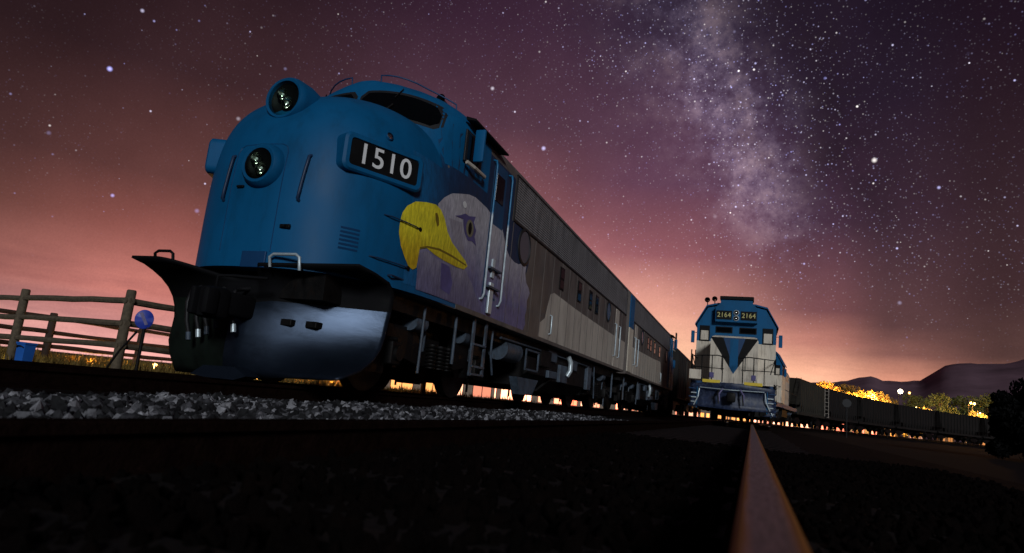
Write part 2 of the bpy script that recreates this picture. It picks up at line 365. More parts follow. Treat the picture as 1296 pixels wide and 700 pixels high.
# ------------------------------------------------------------------ ground and tracks
def structure(o): o['kind'] = 'structure'; return o
mb = MB()
def hgt(x, y): return -.25
n = 40
xs = sorted({0., *[s*(.5*1.32**i) for i in range(34) for s in (-1, 1)]})
mb.quad([(-7000, -3000, -.26), (7000, -3000, -.26), (7000, 9000, -.26), (-7000, 9000, -.26)])
structure(mb.build('ground', M['field']))
def bed(x0, x1, y0, y1, z, name='ballast_bed', m='ground'):
    b_ = MB(); ny = 60; nx = 8
    for j in range(ny+1):
        for i in range(nx+1): b_.bm.verts.new((x0+(x1-x0)*i/nx, y0+(y1-y0)*j/ny, z if 0 < i < nx else -.30))
    b_.bm.verts.ensure_lookup_table()
    for j in range(ny):
        for i in range(nx):
            a = j*(nx+1)+i; b_.bm.faces.new([b_.bm.verts[k] for k in (a, a+1, a+nx+2, a+nx+1)])
    return structure(b_.build(name, M[m]))
bed(-12.0, 3.5, -4, 220, -.20)
RPROF = [(-.036, 0), (-.036, -.028), (-.012, -.042), (-.009, -.12), (-.07, -.14), (-.07, -.155), (.07, -.155), (.07, -.14), (.009, -.12), (.012, -.042), (.036, -.028), (.036, 0)]
HEAD = [(-.036, -.030), (-.0365, -.006), (-.030, -.001), (-.014, .0008), (.014, .0008), (.030, -.001), (.0365, -.006), (.036, -.030)]
def rail(path, label, group, hm='rust'):
    # path: list of (x, y, z)
    web = [(-.012, -.031), (-.009, -.12), (-.07, -.14), (-.07, -.155), (.07, -.155), (.07, -.14), (.009, -.12), (.012, -.031)]
    t = thing('rail', label, 'rail', (path[0][0], path[0][1], path[0][2]-.155), group)
    for nm, prof, m_ in (('rail_head', HEAD, hm), ('rail_web', web, 'rust')):
        b_ = MB(); rings = []
        for i, p in enumerate(path):
            a = Vector(path[max(i-1, 0)]); c = Vector(path[min(i+1, len(path)-1)]); d = (c-a).normalized(); s_ = Vector((d.y, -d.x, 0))
            rings.append([Vector(p)+s_*u+Vector((0, 0, v)) for u, v in prof])
        b_.loft(rings); b_.build(nm, M[m_], t)
    return t
def straight(x, y0=-3, y1=200, n=24): return [(x, y0+(y1-y0)*(i/n)**2, 0) for i in range(n+1)]
rail(straight(.022), 'worn steel rail running from the bottom edge towards the far blue locomotive', 'rails of the near track', 'rail')
rail([(x, y, -.03) for x, y, z in straight(-1.413)], 'left rail of the near track, a thin dark line below the pale stones', 'rails of the near track')
rail(straight(-4.78), 'right hand rail under the large blue locomotive with the yellow beak', 'rails of the locomotive track')
rail(straight(-6.22), 'far rail of the track that carries the large blue locomotive', 'rails of the locomotive track')
# curved track of the freight train
CR = 130.; CX0, CY0, CH0 = .15, 46.0, .09
def cpath(s):
    h = CH0+s/CR
    x = CX0+CR*(math.cos(CH0)-math.cos(h)); y = CY0+CR*(math.sin(h)-math.sin(CH0))
    return x, y, h
def off(s, o, z=0):
    x, y, h = cpath(s); return (x+o*math.cos(h), y-o*math.sin(h), z)
ss = [-20+4*i for i in range(48)]
rail([off(s, .7175) for s in ss], 'curving right rail under the dark hopper cars in the distance', 'rails of the curved track', 'rail_b')
rail([off(s, -.7175) for s in ss], 'curving left rail under the dark hopper cars in the distance', 'rails of the curved track', 'rail_b')
b_ = MB(); V = [[b_.bm.verts.new(off(s, o, z)) for o, z in ((-2.6, -.3), (-1.9, -.19), (1.9, -.19), (2.6, -.3))] for s in ss]
for A, B in zip(V, V[1:]):
    for i in range(3): b_.bm.faces.new((A[i], A[i+1], B[i+1], B[i]))
structure(b_.build('curved_ballast_bed', M['ground']))
# ties of the near track
tb = MB(); tb.box((0, 0, 0), (2.6, .22, .16), bev=.012); t0 = None
for i in range(46):
    y = .25+i*.52
    if t0 is None: t0 = tb.build('railway_tie', M['tie'], smooth=30); o = t0
    else: o = t0.copy(); C.objects.link(o)
    o.location = (-.70+random.uniform(-.03, .03), y, -.238); o.rotation_euler.z = random.uniform(-.015, .015)
    tag(o, 'dark timber tie bedded in cinders under the near track', 'railway tie', 'ties under the near track')
# rocks
def rocks(name, label, m_, xr, yr, spacing, smin, smax, z, keep=None, sub=1):
    me = bpy.data.meshes.new(name); verts = []; faces = []
    protos = []
    for k in range(8):
        t_ = bmesh.new(); bmesh.ops.create_icosphere(t_, subdivisions=sub, radius=1.0)
        for v in t_.verts:
            v.co *= random.uniform(.80, 1.15)
        sc_ = Vector((random.uniform(.8, 1.3), random.uniform(.7, 1.1), random.uniform(.6, .9)))
        t_.verts.ensure_lookup_table()
        protos.append(([Vector((v.co.x*sc_.x, v.co.y*sc_.y, v.co.z*sc_.z)) for v in t_.verts], [[v.index for v in f.verts] for f in t_.faces])); t_.free()
    y = yr[0]
    while y < yr[1]:
        x = xr[0]
        while x < xr[1]:
            px = x+random.uniform(-.5, .5)*spacing; py = y+random.uniform(-.5, .5)*spacing
            if keep is None or keep(px, py):
                pv, pf = random.choice(protos); r = random.uniform(smin, smax); q = Euler((random.uniform(0, 6), random.uniform(0, 6), random.uniform(0, 6))).to_matrix()
                o_ = len(verts); zz = z(px, py) if callable(z) else z
                verts += [(q@v)*r+Vector((px, py, zz+random.uniform(-.3, .6)*r)) for v in pv]
                faces += [[i+o_ for i in f] for f in pf]
            x += spacing
        y += spacing*.9
    me.from_pydata([tuple(v) for v in verts], [], faces); me.materials.append(m_)
    o = bpy.data.objects.new(name, me); C.objects.link(o); tag(o, label, 'gravel', kind='stuff'); return o
def stz(x, y): return -.178+.028*math.sin(y*1.9+x)*math.sin(x*2.3+.6*y)+(.025 if -3.9 < x < -3.0 else 0)
rocks('pale_gravel', 'pale crushed stones heaped between the two tracks in front of the locomotive', M['stone'], (-4.45, -1.9), (.9, 15.0), .058, .018, .046, stz, keep=lambda x, y: -5 < x and y > -x*.40 and not (y > 13.2+x*-.3 and random.random() < .5))
rocks('dark_gravel', 'dark cinder gravel between the rails and beside the near rail', M['cinder'], (-1.35, 1.6), (.3, 7.0), .055, .015, .032, -.165, keep=lambda x, y: abs(x-.02) > .1)

# ------------------------------------------------------------------ the streamlined locomotive (cab unit)
YC, NB_, NN, Z0, HT = 2.5, 2.5, 2.8, 1.3, 2.62      # local coordinates: y = 0 at the nose front, x = 0 centre
def nose_x(y, z, grow=0.):
    k = 1-max(0, (z-Z0)/HT)**5
    if k <= 0: return -1
    a = k-(max(0, (YC-y))/NB_)**NN
    return 1.503*a**(1/NN)+grow if a > 0 else -1
def nose_y(x, z):
    k = 1-max(0, (z-Z0)/HT)**5; a = k-(abs(x)/1.503)**NN
    return YC-NB_*a**(1/NN) if a > 0 else None
def body_hw(z):
    if z < 3.85: return 1.5
    t = (z-3.85)/.65
    return 1.5*(1-t**2.2)**(1/2.4) if t < 1 else .0
CD = 1.35
def cab_fy(z): return 1.55+(z-3.6)*.35
def cab_y(x, z, out=0.):
    w = max(body_hw(z), .01); a = 1-min(1, abs(x)/w)**3
    return cab_fy(z)+CD-CD*a**(1/3.)-out
def surf_x(y, z):
    w = body_hw(z); yc = cab_fy(z)+CD; a = 1-(max(0, yc-y)/CD)**3
    bx = w*a**(1/3.) if a > 0 else -1
    nx = nose_x(y, z) if y < YC+.6 else -1
    return max(bx, nx)
def surf_n(y, z):
    e = .02; x0 = surf_x(y, z); dy = (surf_x(y+e, z)-surf_x(y-e, z))/(2*e); dz = (surf_x(y, z+e)-surf_x(y, z-e))/(2*e)
    return Vector((1, -dy, -dz)).normalized()

def decal(parent, name, poly, m_, side=1, lift=.003, step=.05, label=None):
    """a painted patch: a polygon of the side elevation (y, z) laid on the body's skin"""
    P = []
    for i, p in enumerate(poly):
        q = poly[(i+1) % len(poly)]; L = math.hypot(q[0]-p[0], q[1]-p[1]); k = max(1, int(L/step))
        for j in range(k): P.append((p[0]+(q[0]-p[0])*j/k, p[1]+(q[1]-p[1])*j/k))
    nb = len(P); edges = [(i, (i+1) % nb) for i in range(nb)]
    y0 = min(p[0] for p in P); y1 = max(p[0] for p in P); z0 = min(p[1] for p in P); z1 = max(p[1] for p in P)
    def inp(x, y):
        r = False; j = nb-1
        for i in range(nb):
            if (P[i][1] > y) != (P[j][1] > y) and x < (P[j][0]-P[i][0])*(y-P[i][1])/(P[j][1]-P[i][1])+P[i][0]: r = not r
            j = i
        return r
    pts = [Vector(p) for p in P]
    ny = int((y1-y0)/(step*1.3))+1; nz = int((z1-z0)/(step*1.3))+1
    for i in range(1, ny):
        for j in range(1, nz):
            q = (y0+(y1-y0)*i/ny, z0+(z1-z0)*j/nz)
            if inp(*q): pts.append(Vector(q))
    vo, _, fo, *_r = delaunay_2d_cdt(pts, edges, [], 1, 1e-5)
    b_ = MB(); vv = []
    for v in vo:
        x = surf_x(v.x, v.y); n_ = surf_n(v.x, v.y); p = Vector((x, v.x, v.y))+n_*lift
        p.x *= side; vv.append(b_.bm.verts.new(p))
    for f in fo: b_.bm.faces.new([vv[i] for i in f])
    for f in b_.bm.faces: f.smooth = True
    me = bpy.data.meshes.new(name); b_.bm.to_mesh(me); b_.bm.free(); me.materials.append(m_)
    # outward normals
    o = bpy.data.objects.new(name, me); C.objects.link(o); o.parent = parent
    if label: o['label'] = label
    return o

def lbuild(b_, name, m_, parent, smooth=None): return b_.build(name, M[m_] if isinstance(m_, str) else m_, parent, smooth, shift=False)

def truck(parent, cy, wb=2.74, name='truck', tall=1.0):
    """two axle bogie: side frames with pedestals, wheels, journal boxes, springs and brake gear"""
    f = MB()
    h = wb/2
    for s in (-1, 1):
        x0, x1 = sorted((s*.98, s*1.10))
        f.prism([(cy-h-.45, .62), (cy-h-.45, .80), (cy-h-.2, .90), (cy-.75, .90), (cy-.5, .72), (cy+.5, .72), (cy+.75, .90), (cy+h+.2, .90), (cy+h+.45, .80), (cy+h+.45, .62),
                 (cy+h+.24, .55), (cy+h+.22, .34), (cy+h+.12, .34), (cy+h+.12, .66), (cy+h-.12, .66), (cy+h-.12, .34), (cy+h-.22, .34), (cy+h-.3, .50), (cy+.55, .42), (cy-.55, .42),
                 (cy-h+.3, .50), (cy-h+.22, .34), (cy-h+.12, .34), (cy-h+.12, .66), (cy-h-.12, .66), (cy-h-.12, .34), (cy-h-.22, .34), (cy-h-.24, .55)], x0, x1)
    f.box((0, cy, .68), (2.0, .5, .3)); f.box((0, cy, 1.0), (1.5, 1.4, .25))
    for yy in (cy-h-.4, cy+h+.4): f.box((0, yy, .7), (2.0, .12, .16))
    tr = lbuild(f, name, 'iron', parent, 30)
    for ya in (cy-h, cy+h):
        tm = MB(); tm.box((0, ya+(.42 if ya < cy else -.42), .52), (1.15, .75, .62), bev=.08); lbuild(tm, 'traction_motor', 'iron', tr, 40)
        for s in (-1, 1):
            w = MB(); w.lathe([(.05, -.10), (.15, -.10), (.17, -.06), (.38, -.045), (.44, -.07), (.508, -.065), (.508, .03), (.535, .045), (.53, .065), (.44, .065), (.4, .03), (.16, .03), (.05, .06)], (s*.715, ya, .508), (-s, 0, 0), 32)
            if s == -1: w.cyl((-.7, ya, .508), (.7, ya, .508), .08)
            lbuild(w, 'wheel', 'iron', tr, 40)
            j = MB(); j.box((s*1.14, ya, .52), (.17, .26, .30), bev=.03); j.cyl((s*1.22, ya, .52), (s*1.27, ya, .52), .10); j.cyl((s*1.1, ya, .70), (s*1.22, ya, .70), .03)
            lbuild(j, 'journal_box', 'iron', tr, 40)
    for s in (-1, 1):
        sp = MB()
        for dy in (-.28, 0, .28):
            for k in range(6): sp.lathe([(.075, 0), (.10, .018), (.075, .036)], (s*1.16, cy+dy, .42+.052*k), (0, 0, 1), 12)
            sp.cyl((s*1.16, cy+dy, .40), (s*1.16, cy+dy, .74), .07)
        lbuild(sp, 'spring', 'iron', tr, 40)
        for dy in (-h+.55, h-.55):
            bc = MB(); bc.cyl((s*1.13, cy+dy-.15, .98), (s*1.13, cy+dy+.18, .98), .12, n=14); bc.tube([(s*1.13, cy+dy+.12, .98), (s*1.12, cy+dy+.34, .9), (s*1.1, cy+dy+.36, .62)], .022); lbuild(bc, 'brake_cylinder', 'iron_blue', tr, 40)
    for s in (-1, 1):
        for dy in (-h-.72, h+.72):
            sb = MB(); sb.tube([(s*.72, cy+dy, .95), (s*.72, cy+dy*1.02, .5), (s*.72, cy+dy*1.02, .12)], .022); lbuild(sb, 'sanding_pipe', 'iron_blue', tr, 40)
    return tr

def cab_unit(loc, label, mural):
    L = 16.0
    t = thing('streamlined_locomotive', label, 'locomotive', loc, None)
    # ---- body shell, plan outline at each level
    b_ = MB(); rings = []
    zl = [1.26, 1.5, 2.0, 2.6, 3.1, 3.4, 3.6, 3.8, 3.85, 3.9, 3.97, 4.04, 4.12, 4.2, 4.27, 4.33, 4.38, 4.42, 4.45, 4.475, 4.49]
    for z in zl:
        w = body_hw(z); r = []
        ff = cab_fy(max(z, 2.6))
        for i in range(25):
            th = PI*i/24; cx, sx_ = math.cos(th), math.sin(th)
            x = -w*math.copysign(abs(cx)**(2/3), cx); y = ff+CD-CD*abs(sx_)**(2/3)
            r.append((x, y, z))
        r.append((w, L-.02*w, z)); r.append((-w, L-.02*w, z))
        rings.append(r)
    b_.loft(rings)
    body = lbuild(b_, 'body', 'taupe', t, 28)
    # ---- nose
    b_ = MB(); rings = []
    for k in range(34):
        z = Z0-.03 if k == 0 else Z0+HT*math.sin(PI/2*(k/33.))*.9995
        kk = max(1e-4, 1-max(0, (z-Z0)/HT)**5)**(1/NN); r = []
        for i in range(41):
            th = PI*i/40; cx, sx_ = math.cos(th), math.sin(th)
            r.append((-1.503*kk*math.copysign(abs(cx)**(2/NN), cx), YC-NB_*kk*abs(sx_)**(2/NN), z))
        r.append((1.503*kk, YC+.55, z)); r.append((-1.503*kk, YC+.55, z))
        rings.append(r)
    b_.loft(rings)
    nose = lbuild(b_, 'nose', 'blue', t, 60)
    # lower skirt of the nose: coupler notch
    nt = MB(); y_ = nose_y(.0, 1.4); nt.box((.16, .07, 1.355), (.34, .16, .19), bev=.01); lbuild(nt, 'coupler_notch', 'blue_dark', nose)
    # cab skin in blue: windshield surround
    b_ = MB()
    zz = [3.2+i*.065 for i in range(20)]+[4.485]
    V = []
    for z in zz:
        w = body_hw(z); row = []
        for i in range(33):
            th = PI*i/32; cx, sx_ = math.cos(th), math.sin(th)
            row.append(b_.bm.verts.new((-(w+.004)*math.copysign(abs(cx)**(2/3), cx), cab_fy(z)+CD-(CD+.004)*abs(sx_)**(2/3), z+(.004 if z > 4.3 else 0))))
        row = [b_.bm.verts.new((-(w+.004), 3.3, z+.003))]+row+[b_.bm.verts.new((w+.004, 3.3, z+.003))]
        V.append(row)
    for A, B in zip(V, V[1:]):
        for i in range(len(A)-1): b_.bm.faces.new((A[i], A[i+1], B[i+1], B[i]))
    V2 = V[-1]; nn = len(V2)//2
    for i in range(nn):
        a, b2, c, d = V2[i], V2[i+1], V2[-2-i], V2[-1-i]
        if b2 != c: b_.bm.faces.new((a, b2, c, d))
    lbuild(b_, 'cab_front', 'blue', t, 60)
    # windshields
    for s in (-1, 1):
        for nm, grow, lift, m_ in (('windshield_seal', .045, .010, 'rubber'), ('windshield', 0, .017, 'glass')):
            g = MB(); nx, nz = 14, 6; V = []
            for j in range(nz+1):
                row = []
                for i in range(nx+1):
                    u = i/nx; v = j/nz
                    x = .07-grow+(1.18+2*grow)*u; zb = 3.86-.17*u**1.6-grow; zt = 4.24-.22*u**2.2+grow
                    # rounded corners
                    e = min(u, 1-u)*1.18; rc = .10
                    if e < rc: d = rc-math.sqrt(rc*rc-(rc-e)**2); zb += d; zt -= d
                    z = zb+(zt-zb)*v
                    row.append(g.bm.verts.new((s*x, cab_y(x, z, lift), z)))
                V.append(row)
            for A, B in zip(V, V[1:]):
                for i in range(nx): g.bm.faces.new((A[i], A[i+1], B[i+1], B[i]))
            w = lbuild(g, nm, m_, t if nm == 'windshield_seal' else w, 80)
        wp = MB(); wp.tube([(s*.42, cab_y(.42, 3.74, .03), 3.74), (s*.56, cab_y(.56, 3.95, .06), 3.93)], .009); wp.tube([(s*.50, cab_y(.5, 3.83, .05), 3.83), (s*.62, cab_y(.62, 4.02, .05), 4.0)], .014)
        wp.tube([(s*.66, cab_y(.66, 4.3, .04), 4.30), (s*.60, cab_y(.6, 4.14, .05), 4.12)], .009)
        lbuild(wp, 'wiper', 'iron', t)
        gr = MB(); pts = [(s*(.25+1.0*u), cab_y(min(.25+1.0*u, .9), 4.3, 0)+.05+.30*u*u, 4.55-.27*u**2) for u in [k/8 for k in range(9)]]
        p0 = (pts[0][0], pts[0][1]+.02, pts[0][2]-.10); p1_ = (pts[-1][0], pts[-1][1]+.02, pts[-1][2]-.10)
        gr.tube([p0]+pts+[p1_], .012); lbuild(gr, 'grab_rail', 'blue_dark', t, 60)
    # headlights
    def lamp(z, r, casing, lx):
        y0 = nose_y(0, z); h = MB()
        if casing:
            y0 -= .10; h.lathe([(r+.02, -.62), (r+.07, -.25), (r+.06, -.05), (r+.045, .0), (r+.02, .035), (r-.01, .03), (r-.02, -.02)], (lx, y0-.04, z), (0, -1, 0), 40)
        else:
            h.lathe([(r+.085, -.10), (r+.08, .01), (r+.06, .07), (r+.03, .105), (r-.005, .10), (r-.015, .02)], (lx, y0, z), (0, -1, 0), 40)
        hl = lbuild(h, 'headlight', 'blue', t, 50)
        yy = y0-.04 if casing else y0-.085
        bl_ = MB(); bl_.lathe([(r-.005, .012), (r-.02, -.02), (r*.45, -.05), (.01, -.06)], (lx, yy, z), (0, -1, 0), 32); lbuild(bl_, 'headlight_bowl', 'black', hl, 60)
        for (dx, dz, rr) in ((-.04, .055, .075), (.05, -.06, .08)):
            rf = MB(); rf.lathe([(rr, .02), (rr*.8, -.02), (rr*.4, -.04), (.005, -.045)], (lx+dx, yy-.0, z+dz), (0, -1, 0), 20)
            lbuild(rf, 'reflector', 'chrome', hl, 60)
            lb = MB(); lb.lathe([(.0, .02), (.018, .012), (.02, 0), (.0, -.02)], (lx+dx, yy+.0, z+dz), (0, -1, 0), 10); lbuild(lb, 'bulb', 'white', hl, 60)
        ln = MB(); ln.lathe([(r-.012, .02), (r*.7, .035), (r*.35, .045), (.0, .048)], (lx, yy, z), (0, -1, 0), 32); lbuild(ln, 'lens', 'lens', hl, 60)
    lamp(2.47, .195, False, .07); lamp(3.40, .235, True, .05)
    # nose door outline, handles, slots, louvre, latch, marker lights
    dr = MB()
    def nb_pt(x, z, o=.004): return (x, nose_y(x, z)-o, z)
    def strip(pl, w): dr.tube([nb_pt(x, z, -.002) for x, z in pl], w, 6)
    strip([(.36, 1.45+.1*i) for i in range(13)]+[(.33, 2.72), (.27, 2.75), (0, 2.76), (-.27, 2.75), (-.33, 2.72)]+[(-.36, 2.65-.1*i) for i in range(13)], .006)
    lbuild(dr, 'nose_door_seam', 'blue_dark', nose)
    for x in (.62, -.42):
        g = MB(); g.tube([nb_pt(x+.02, 2.62, .0)]+[nb_pt(x+.02-.04*k/6, 2.60-.52*k/6, .035) for k in range(7)]+[nb_pt(x-.02, 2.06, 0)], .019); lbuild(g, 'nose_handrail', 'navy', nose, 60)
    lt = MB(); p = nb_pt(.50, 1.75, .012); lt.box(p, (.14, .03, .05), bev=.01); lt.box((p[0], p[1]-.02, p[2]), (.05, .04, .03)); lbuild(lt, 'nose_latch', 'black', nose)
    lt = MB(); p = nb_pt(-.2, 2.22, .012); lt.box(p, (.10, .03, .03), bev=.008); lbuild(lt, 'nose_latch', 'black', nose)
    lv = MB()
    for k in range(6):
        for i in range(4):
            x0 = 1.02+.035*i; x1 = x0+.035; z = 1.58+.048*k
            a = nb_pt(x0, z, .004); c = nb_pt(x1, z, .004); lv.quad([a, c, (c[0]+.006, c[1]-.008, z+.022), (a[0]+.006, a[1]-.008, z+.022)])
    lbuild(lv, 'louvre', 'blue_dark', nose)
    for s in (-1, 1):
        ml = MB(); yy = .82; zz_ = 3.12; n_ = surf_n(yy, zz_); p = Vector((surf_x(yy, zz_), yy, zz_)); p.x *= s; n_.x *= s
        ml.lathe([(.055, -.02), (.055, .02), (.045, .03)], p, n_, 18); mo = lbuild(ml, 'marker_light', 'blue', nose, 50)
        ml = MB(); ml.lathe([(.045, .02), (.02, .035), (0, .04)], p, n_, 18); lbuild(ml, 'marker_lens', 'chrome', mo, 50)
    # number boards on the cheeks
    for s in (-1, 1):
        c = Vector((1.225, .715, 2.735)); fw = Vector((.893, -.45, 0)).normalized(); rt = Vector((.45, .893, 0)).normalized()
        if s == -1: c.x *= -1; fw.x *= -1; rt.x *= -1; rt *= -1
        up = Vector((0, 0, 1)); c = c+fw*.015
        def nbv(u, v, d): return c+rt*u+up*v+fw*d
        def rr(hw, hh, r, d, nseg=5):
            out = []
            for (cx, cy, a0) in ((hw-r, hh-r, 0), (-hw+r, hh-r, 90), (-hw+r, -hh+r, 180), (hw-r, -hh+r, 270)):
                for k in range(nseg+1): a = R_(a0+90*k/nseg); out.append(nbv(cx+r*math.cos(a), cy+r*math.sin(a), d))
            return out
        nb = MB(); nb.loft([rr(.58, .235, .10, -.30), rr(.56, .23, .09, .015), rr(.53, .21, .08, .04), rr(.485, .165, .045, .04), rr(.48, .16, .045, .022)], cap=False)
        no = lbuild(nb, 'number_board', 'blue', nose, 35)
        pn = MB(); pn.bm.faces.new([pn.bm.verts.new(p) for p in rr(.483, .163, .045, .024)]); lbuild(pn, 'board_panel', 'black', no)
        me = text_mesh('1510' if mural else '1512', .355, .002); me.materials.append(M['white'])
        fwn = fw
        mt = Matrix((rt, up, fwn)).transposed().to_4x4(); mt.translation = c+fw*.029
        for v in me.vertices: v.co = mt@Vector((v.co.x*1.02, v.co.y, v.co.z))
        o = bpy.data.objects.new('road_number', me); C.objects.link(o); o.parent = no
    # sides
    for s in (-1, 1):
        # upper louvred grille band
        g = MB(); X = s*1.5
        V = []
        for k in range(17):
            z = 3.16+.046*k
            V += [(z, 1.506), (z+.016, 1.522), (z+.034, 1.510)]
        pr = [(x, z) for z, x in V]
        A = [g.bm.verts.new((s*x, 4.55, z)) for x, z in pr]; B = [g.bm.verts.new((s*x, L-.15, z)) for x, z in pr]
        for i in range(len(A)-1): g.bm.faces.new((A[i], A[i+1], B[i+1], B[i]))
        ys = 4.55
        g_o = lbuild(g, 'grille', 'grille', t)
        g = MB(); g.box((s*1.51, (4.55+L-.15)/2, 3.135), (.03, L-.15-4.55, .03)); g.box((s*1.503, (4.55+L-.15)/2, 3.955), (.03, L-.15-4.55, .02))
        for k in (0, 8): g.box((s*1.515, 4.56+k*(L-4.75)/8, 3.545), (.022, .03, .78))
        lbuild(g, 'grille_frame', 'rubber', g_o)
        # batten seams
        sm = MB()
        for k, yy in enumerate([4.6+.66*i for i in range(17)]): sm.box((s*1.502, yy, 2.19), (.012, .02, 1.84))
        sm.box((s*1.503, (2.6+L)/2, 1.30), (.022, L-2.6, .07))
        lbuild(sm, 'panel_seam', 'taupe', body)
        # cream wave along the lower side
        wave = [(6.55, 1.34), (6.6, 1.62), (6.9, 1.75), (7.0, 2.0), (7.15, 2.28), (7.4, 2.36), (8.2, 2.34), (9.2, 2.31), (10.5, 2.29), (12, 2.27), (14, 2.25), (15.95, 2.25), (15.95, 1.34)]
        decal(t, 'cream_side_paint', wave, M['cream'], s, .0035, .25)
        if mural:
            bluep = [(1.2, 1.36), (4.6, 1.36), (4.62, 2.3), (5.0, 2.34), (5.5, 2.38), (5.58, 2.55), (5.6, 2.8), (5.5, 3.0), (5.3, 3.118), (4.5, 3.118), (4.5, 3.86), (1.9, 3.86), (1.9, 3.1), (1.2, 3.1)]
            decal(t, 'painted_navy_shade', bluep, M['blue_into_shade'], s, .0035, .12)  # true paint is blue; the dark end is painted-in shade
            o_ = -5.9
            head = [(7.37, 1.33), (7.32, 1.85), (7.60, 2.2), (7.67, 2.4), (7.66, 2.55), (7.82, 2.69), (8.04, 2.82), (8.3, 2.90), (8.55, 2.97), (8.78, 3.0), (9.24, 2.98), (9.67, 2.89), (9.85, 2.87), (10.0, 2.83), (10.16, 2.67), (10.3, 2.55), (10.44, 2.48), (10.7, 2.44), (10.93, 2.45), (11.15, 2.52), (11.36, 2.51), (11.34, 2.36), (11.45, 2.21), (11.6, 2.15), (11.70, 2.06), (11.58, 1.9), (11.6, 1.73), (11.53, 1.6), (11.6, 1.47), (11.5, 1.33)]
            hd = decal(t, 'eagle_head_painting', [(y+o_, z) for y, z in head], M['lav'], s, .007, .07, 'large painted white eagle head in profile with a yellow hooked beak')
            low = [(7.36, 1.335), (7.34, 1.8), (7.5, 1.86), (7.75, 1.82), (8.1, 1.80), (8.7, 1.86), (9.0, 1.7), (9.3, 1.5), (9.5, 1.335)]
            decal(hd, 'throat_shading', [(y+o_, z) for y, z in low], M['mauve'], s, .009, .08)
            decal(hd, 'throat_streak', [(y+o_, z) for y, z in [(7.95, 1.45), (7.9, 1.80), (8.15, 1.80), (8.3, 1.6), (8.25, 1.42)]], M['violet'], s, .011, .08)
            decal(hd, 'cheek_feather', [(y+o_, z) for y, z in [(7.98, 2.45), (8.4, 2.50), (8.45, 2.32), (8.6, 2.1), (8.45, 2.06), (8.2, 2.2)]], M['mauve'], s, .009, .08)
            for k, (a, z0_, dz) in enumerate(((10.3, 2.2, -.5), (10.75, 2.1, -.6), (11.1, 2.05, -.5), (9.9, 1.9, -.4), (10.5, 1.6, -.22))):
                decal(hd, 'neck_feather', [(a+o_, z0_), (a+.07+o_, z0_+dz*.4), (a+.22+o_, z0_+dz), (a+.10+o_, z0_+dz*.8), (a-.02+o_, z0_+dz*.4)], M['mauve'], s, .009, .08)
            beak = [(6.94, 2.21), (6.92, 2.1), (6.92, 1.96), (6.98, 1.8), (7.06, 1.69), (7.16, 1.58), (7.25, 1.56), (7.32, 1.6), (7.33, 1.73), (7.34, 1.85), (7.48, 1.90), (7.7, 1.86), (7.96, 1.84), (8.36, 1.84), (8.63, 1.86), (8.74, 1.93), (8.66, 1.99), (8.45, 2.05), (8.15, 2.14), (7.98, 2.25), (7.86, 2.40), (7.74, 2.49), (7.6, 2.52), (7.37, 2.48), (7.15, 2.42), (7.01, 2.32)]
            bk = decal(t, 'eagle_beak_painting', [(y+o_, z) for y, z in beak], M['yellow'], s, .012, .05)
            decal(bk, 'mouth_line', [(y+o_, z) for y, z in [(7.33, 1.87), (7.5, 1.93), (7.8, 1.97), (8.2, 1.97), (8.68, 1.945), (8.68, 1.925), (8.2, 1.94), (7.8, 1.94), (7.5, 1.905), (7.35, 1.85)]], M['amber'], s, .014, .05)
            decal(bk, 'nostril', [(y+o_, z) for y, z in [(7.60, 2.40), (7.64, 2.42), (7.70, 2.36), (7.72, 2.27), (7.68, 2.24), (7.62, 2.31)]], M['amber'], s, .014, .04)
            br = [(8.15, 2.53), (8.3, 2.58), (8.48, 2.66), (8.62, 2.66), (8.85, 2.72), (8.80, 2.62), (8.92, 2.52), (8.88, 2.42), (8.98, 2.30), (8.80, 2.33), (8.66, 2.30), (8.52, 2.38), (8.46, 2.46), (8.42, 2.56), (8.3, 2.545)]
            ey = decal(hd, 'eye_outline', [(y+o_, z) for y, z in br], M['violet'], s, .012, .05)
            decal(ey, 'iris', [(8.68+.14*math.cos(a)+o_, 2.49+.13*math.sin(a)) for a in [2*PI*k/16 for k in range(16)]], M['iris'], s, .0145, .04)
            decal(ey, 'pupil', [(8.68+.065*math.cos(a)+o_, 2.49+.095*math.sin(a)) for a in [2*PI*k/12 for k in range(12)]], M['black'], s, .017, .04)
            decal(ey, 'eye_glint', [(8.42+.07*math.cos(a)+o_, 2.775+.05*math.sin(a)) for a in [2*PI*k/9 for k in range(9)]], M['white'], s, .013, .04)
        else:
            decal(t, 'blue_nose_band', [(1.3, 1.36), (4.6, 1.36), (4.62, 3.118), (1.3, 3.1)], M['blue'], s, .0035, .12)
            e1 = MB(); e1.box((s*1.515, L-.42, 3.40), (.03, .8, 1.12)); lbuild(e1, 'blue_end_panel', 'blue', t)
            e1 = MB(); e1.box((s*1.515, L-.42, 2.09), (.03, .8, 1.48)); lbuild(e1, 'pale_end_panel', 'pale', t)
        # cab side window, door, grab rails
        cw = MB(); cw.box((s*1.507, 2.62, 3.62), (.03, .62, .48), bev=.01); w_ = lbuild(cw, 'cab_window_frame', 'rubber', t)
        cw = MB(); cw.box((s*1.524, 2.62, 3.62), (.008, .50, .38)); lbuild(cw, 'cab_window', 'glass', w_)
        cw = MB(); cw.tube([(s*1.55, 2.34, 3.36), (s*1.6, 2.5, 3.33), (s*1.6, 2.9, 3.33), (s*1.55, 3.0, 3.36)], .03); lbuild(cw, 'armrest', 'cream', w_)
        cw = MB(); cw.prism([(s*1.46, 4.02), (s*1.62, 3.99), (s*1.62, 4.02), (s*1.46, 4.07)], 2.35, 3.75, 'y'); lbuild(cw, 'window_awning', 'black', t)
        mr_ = MB(); mr_.box((s*1.63, 2.55, 3.68), (.16, .06, .50), bev=.02)
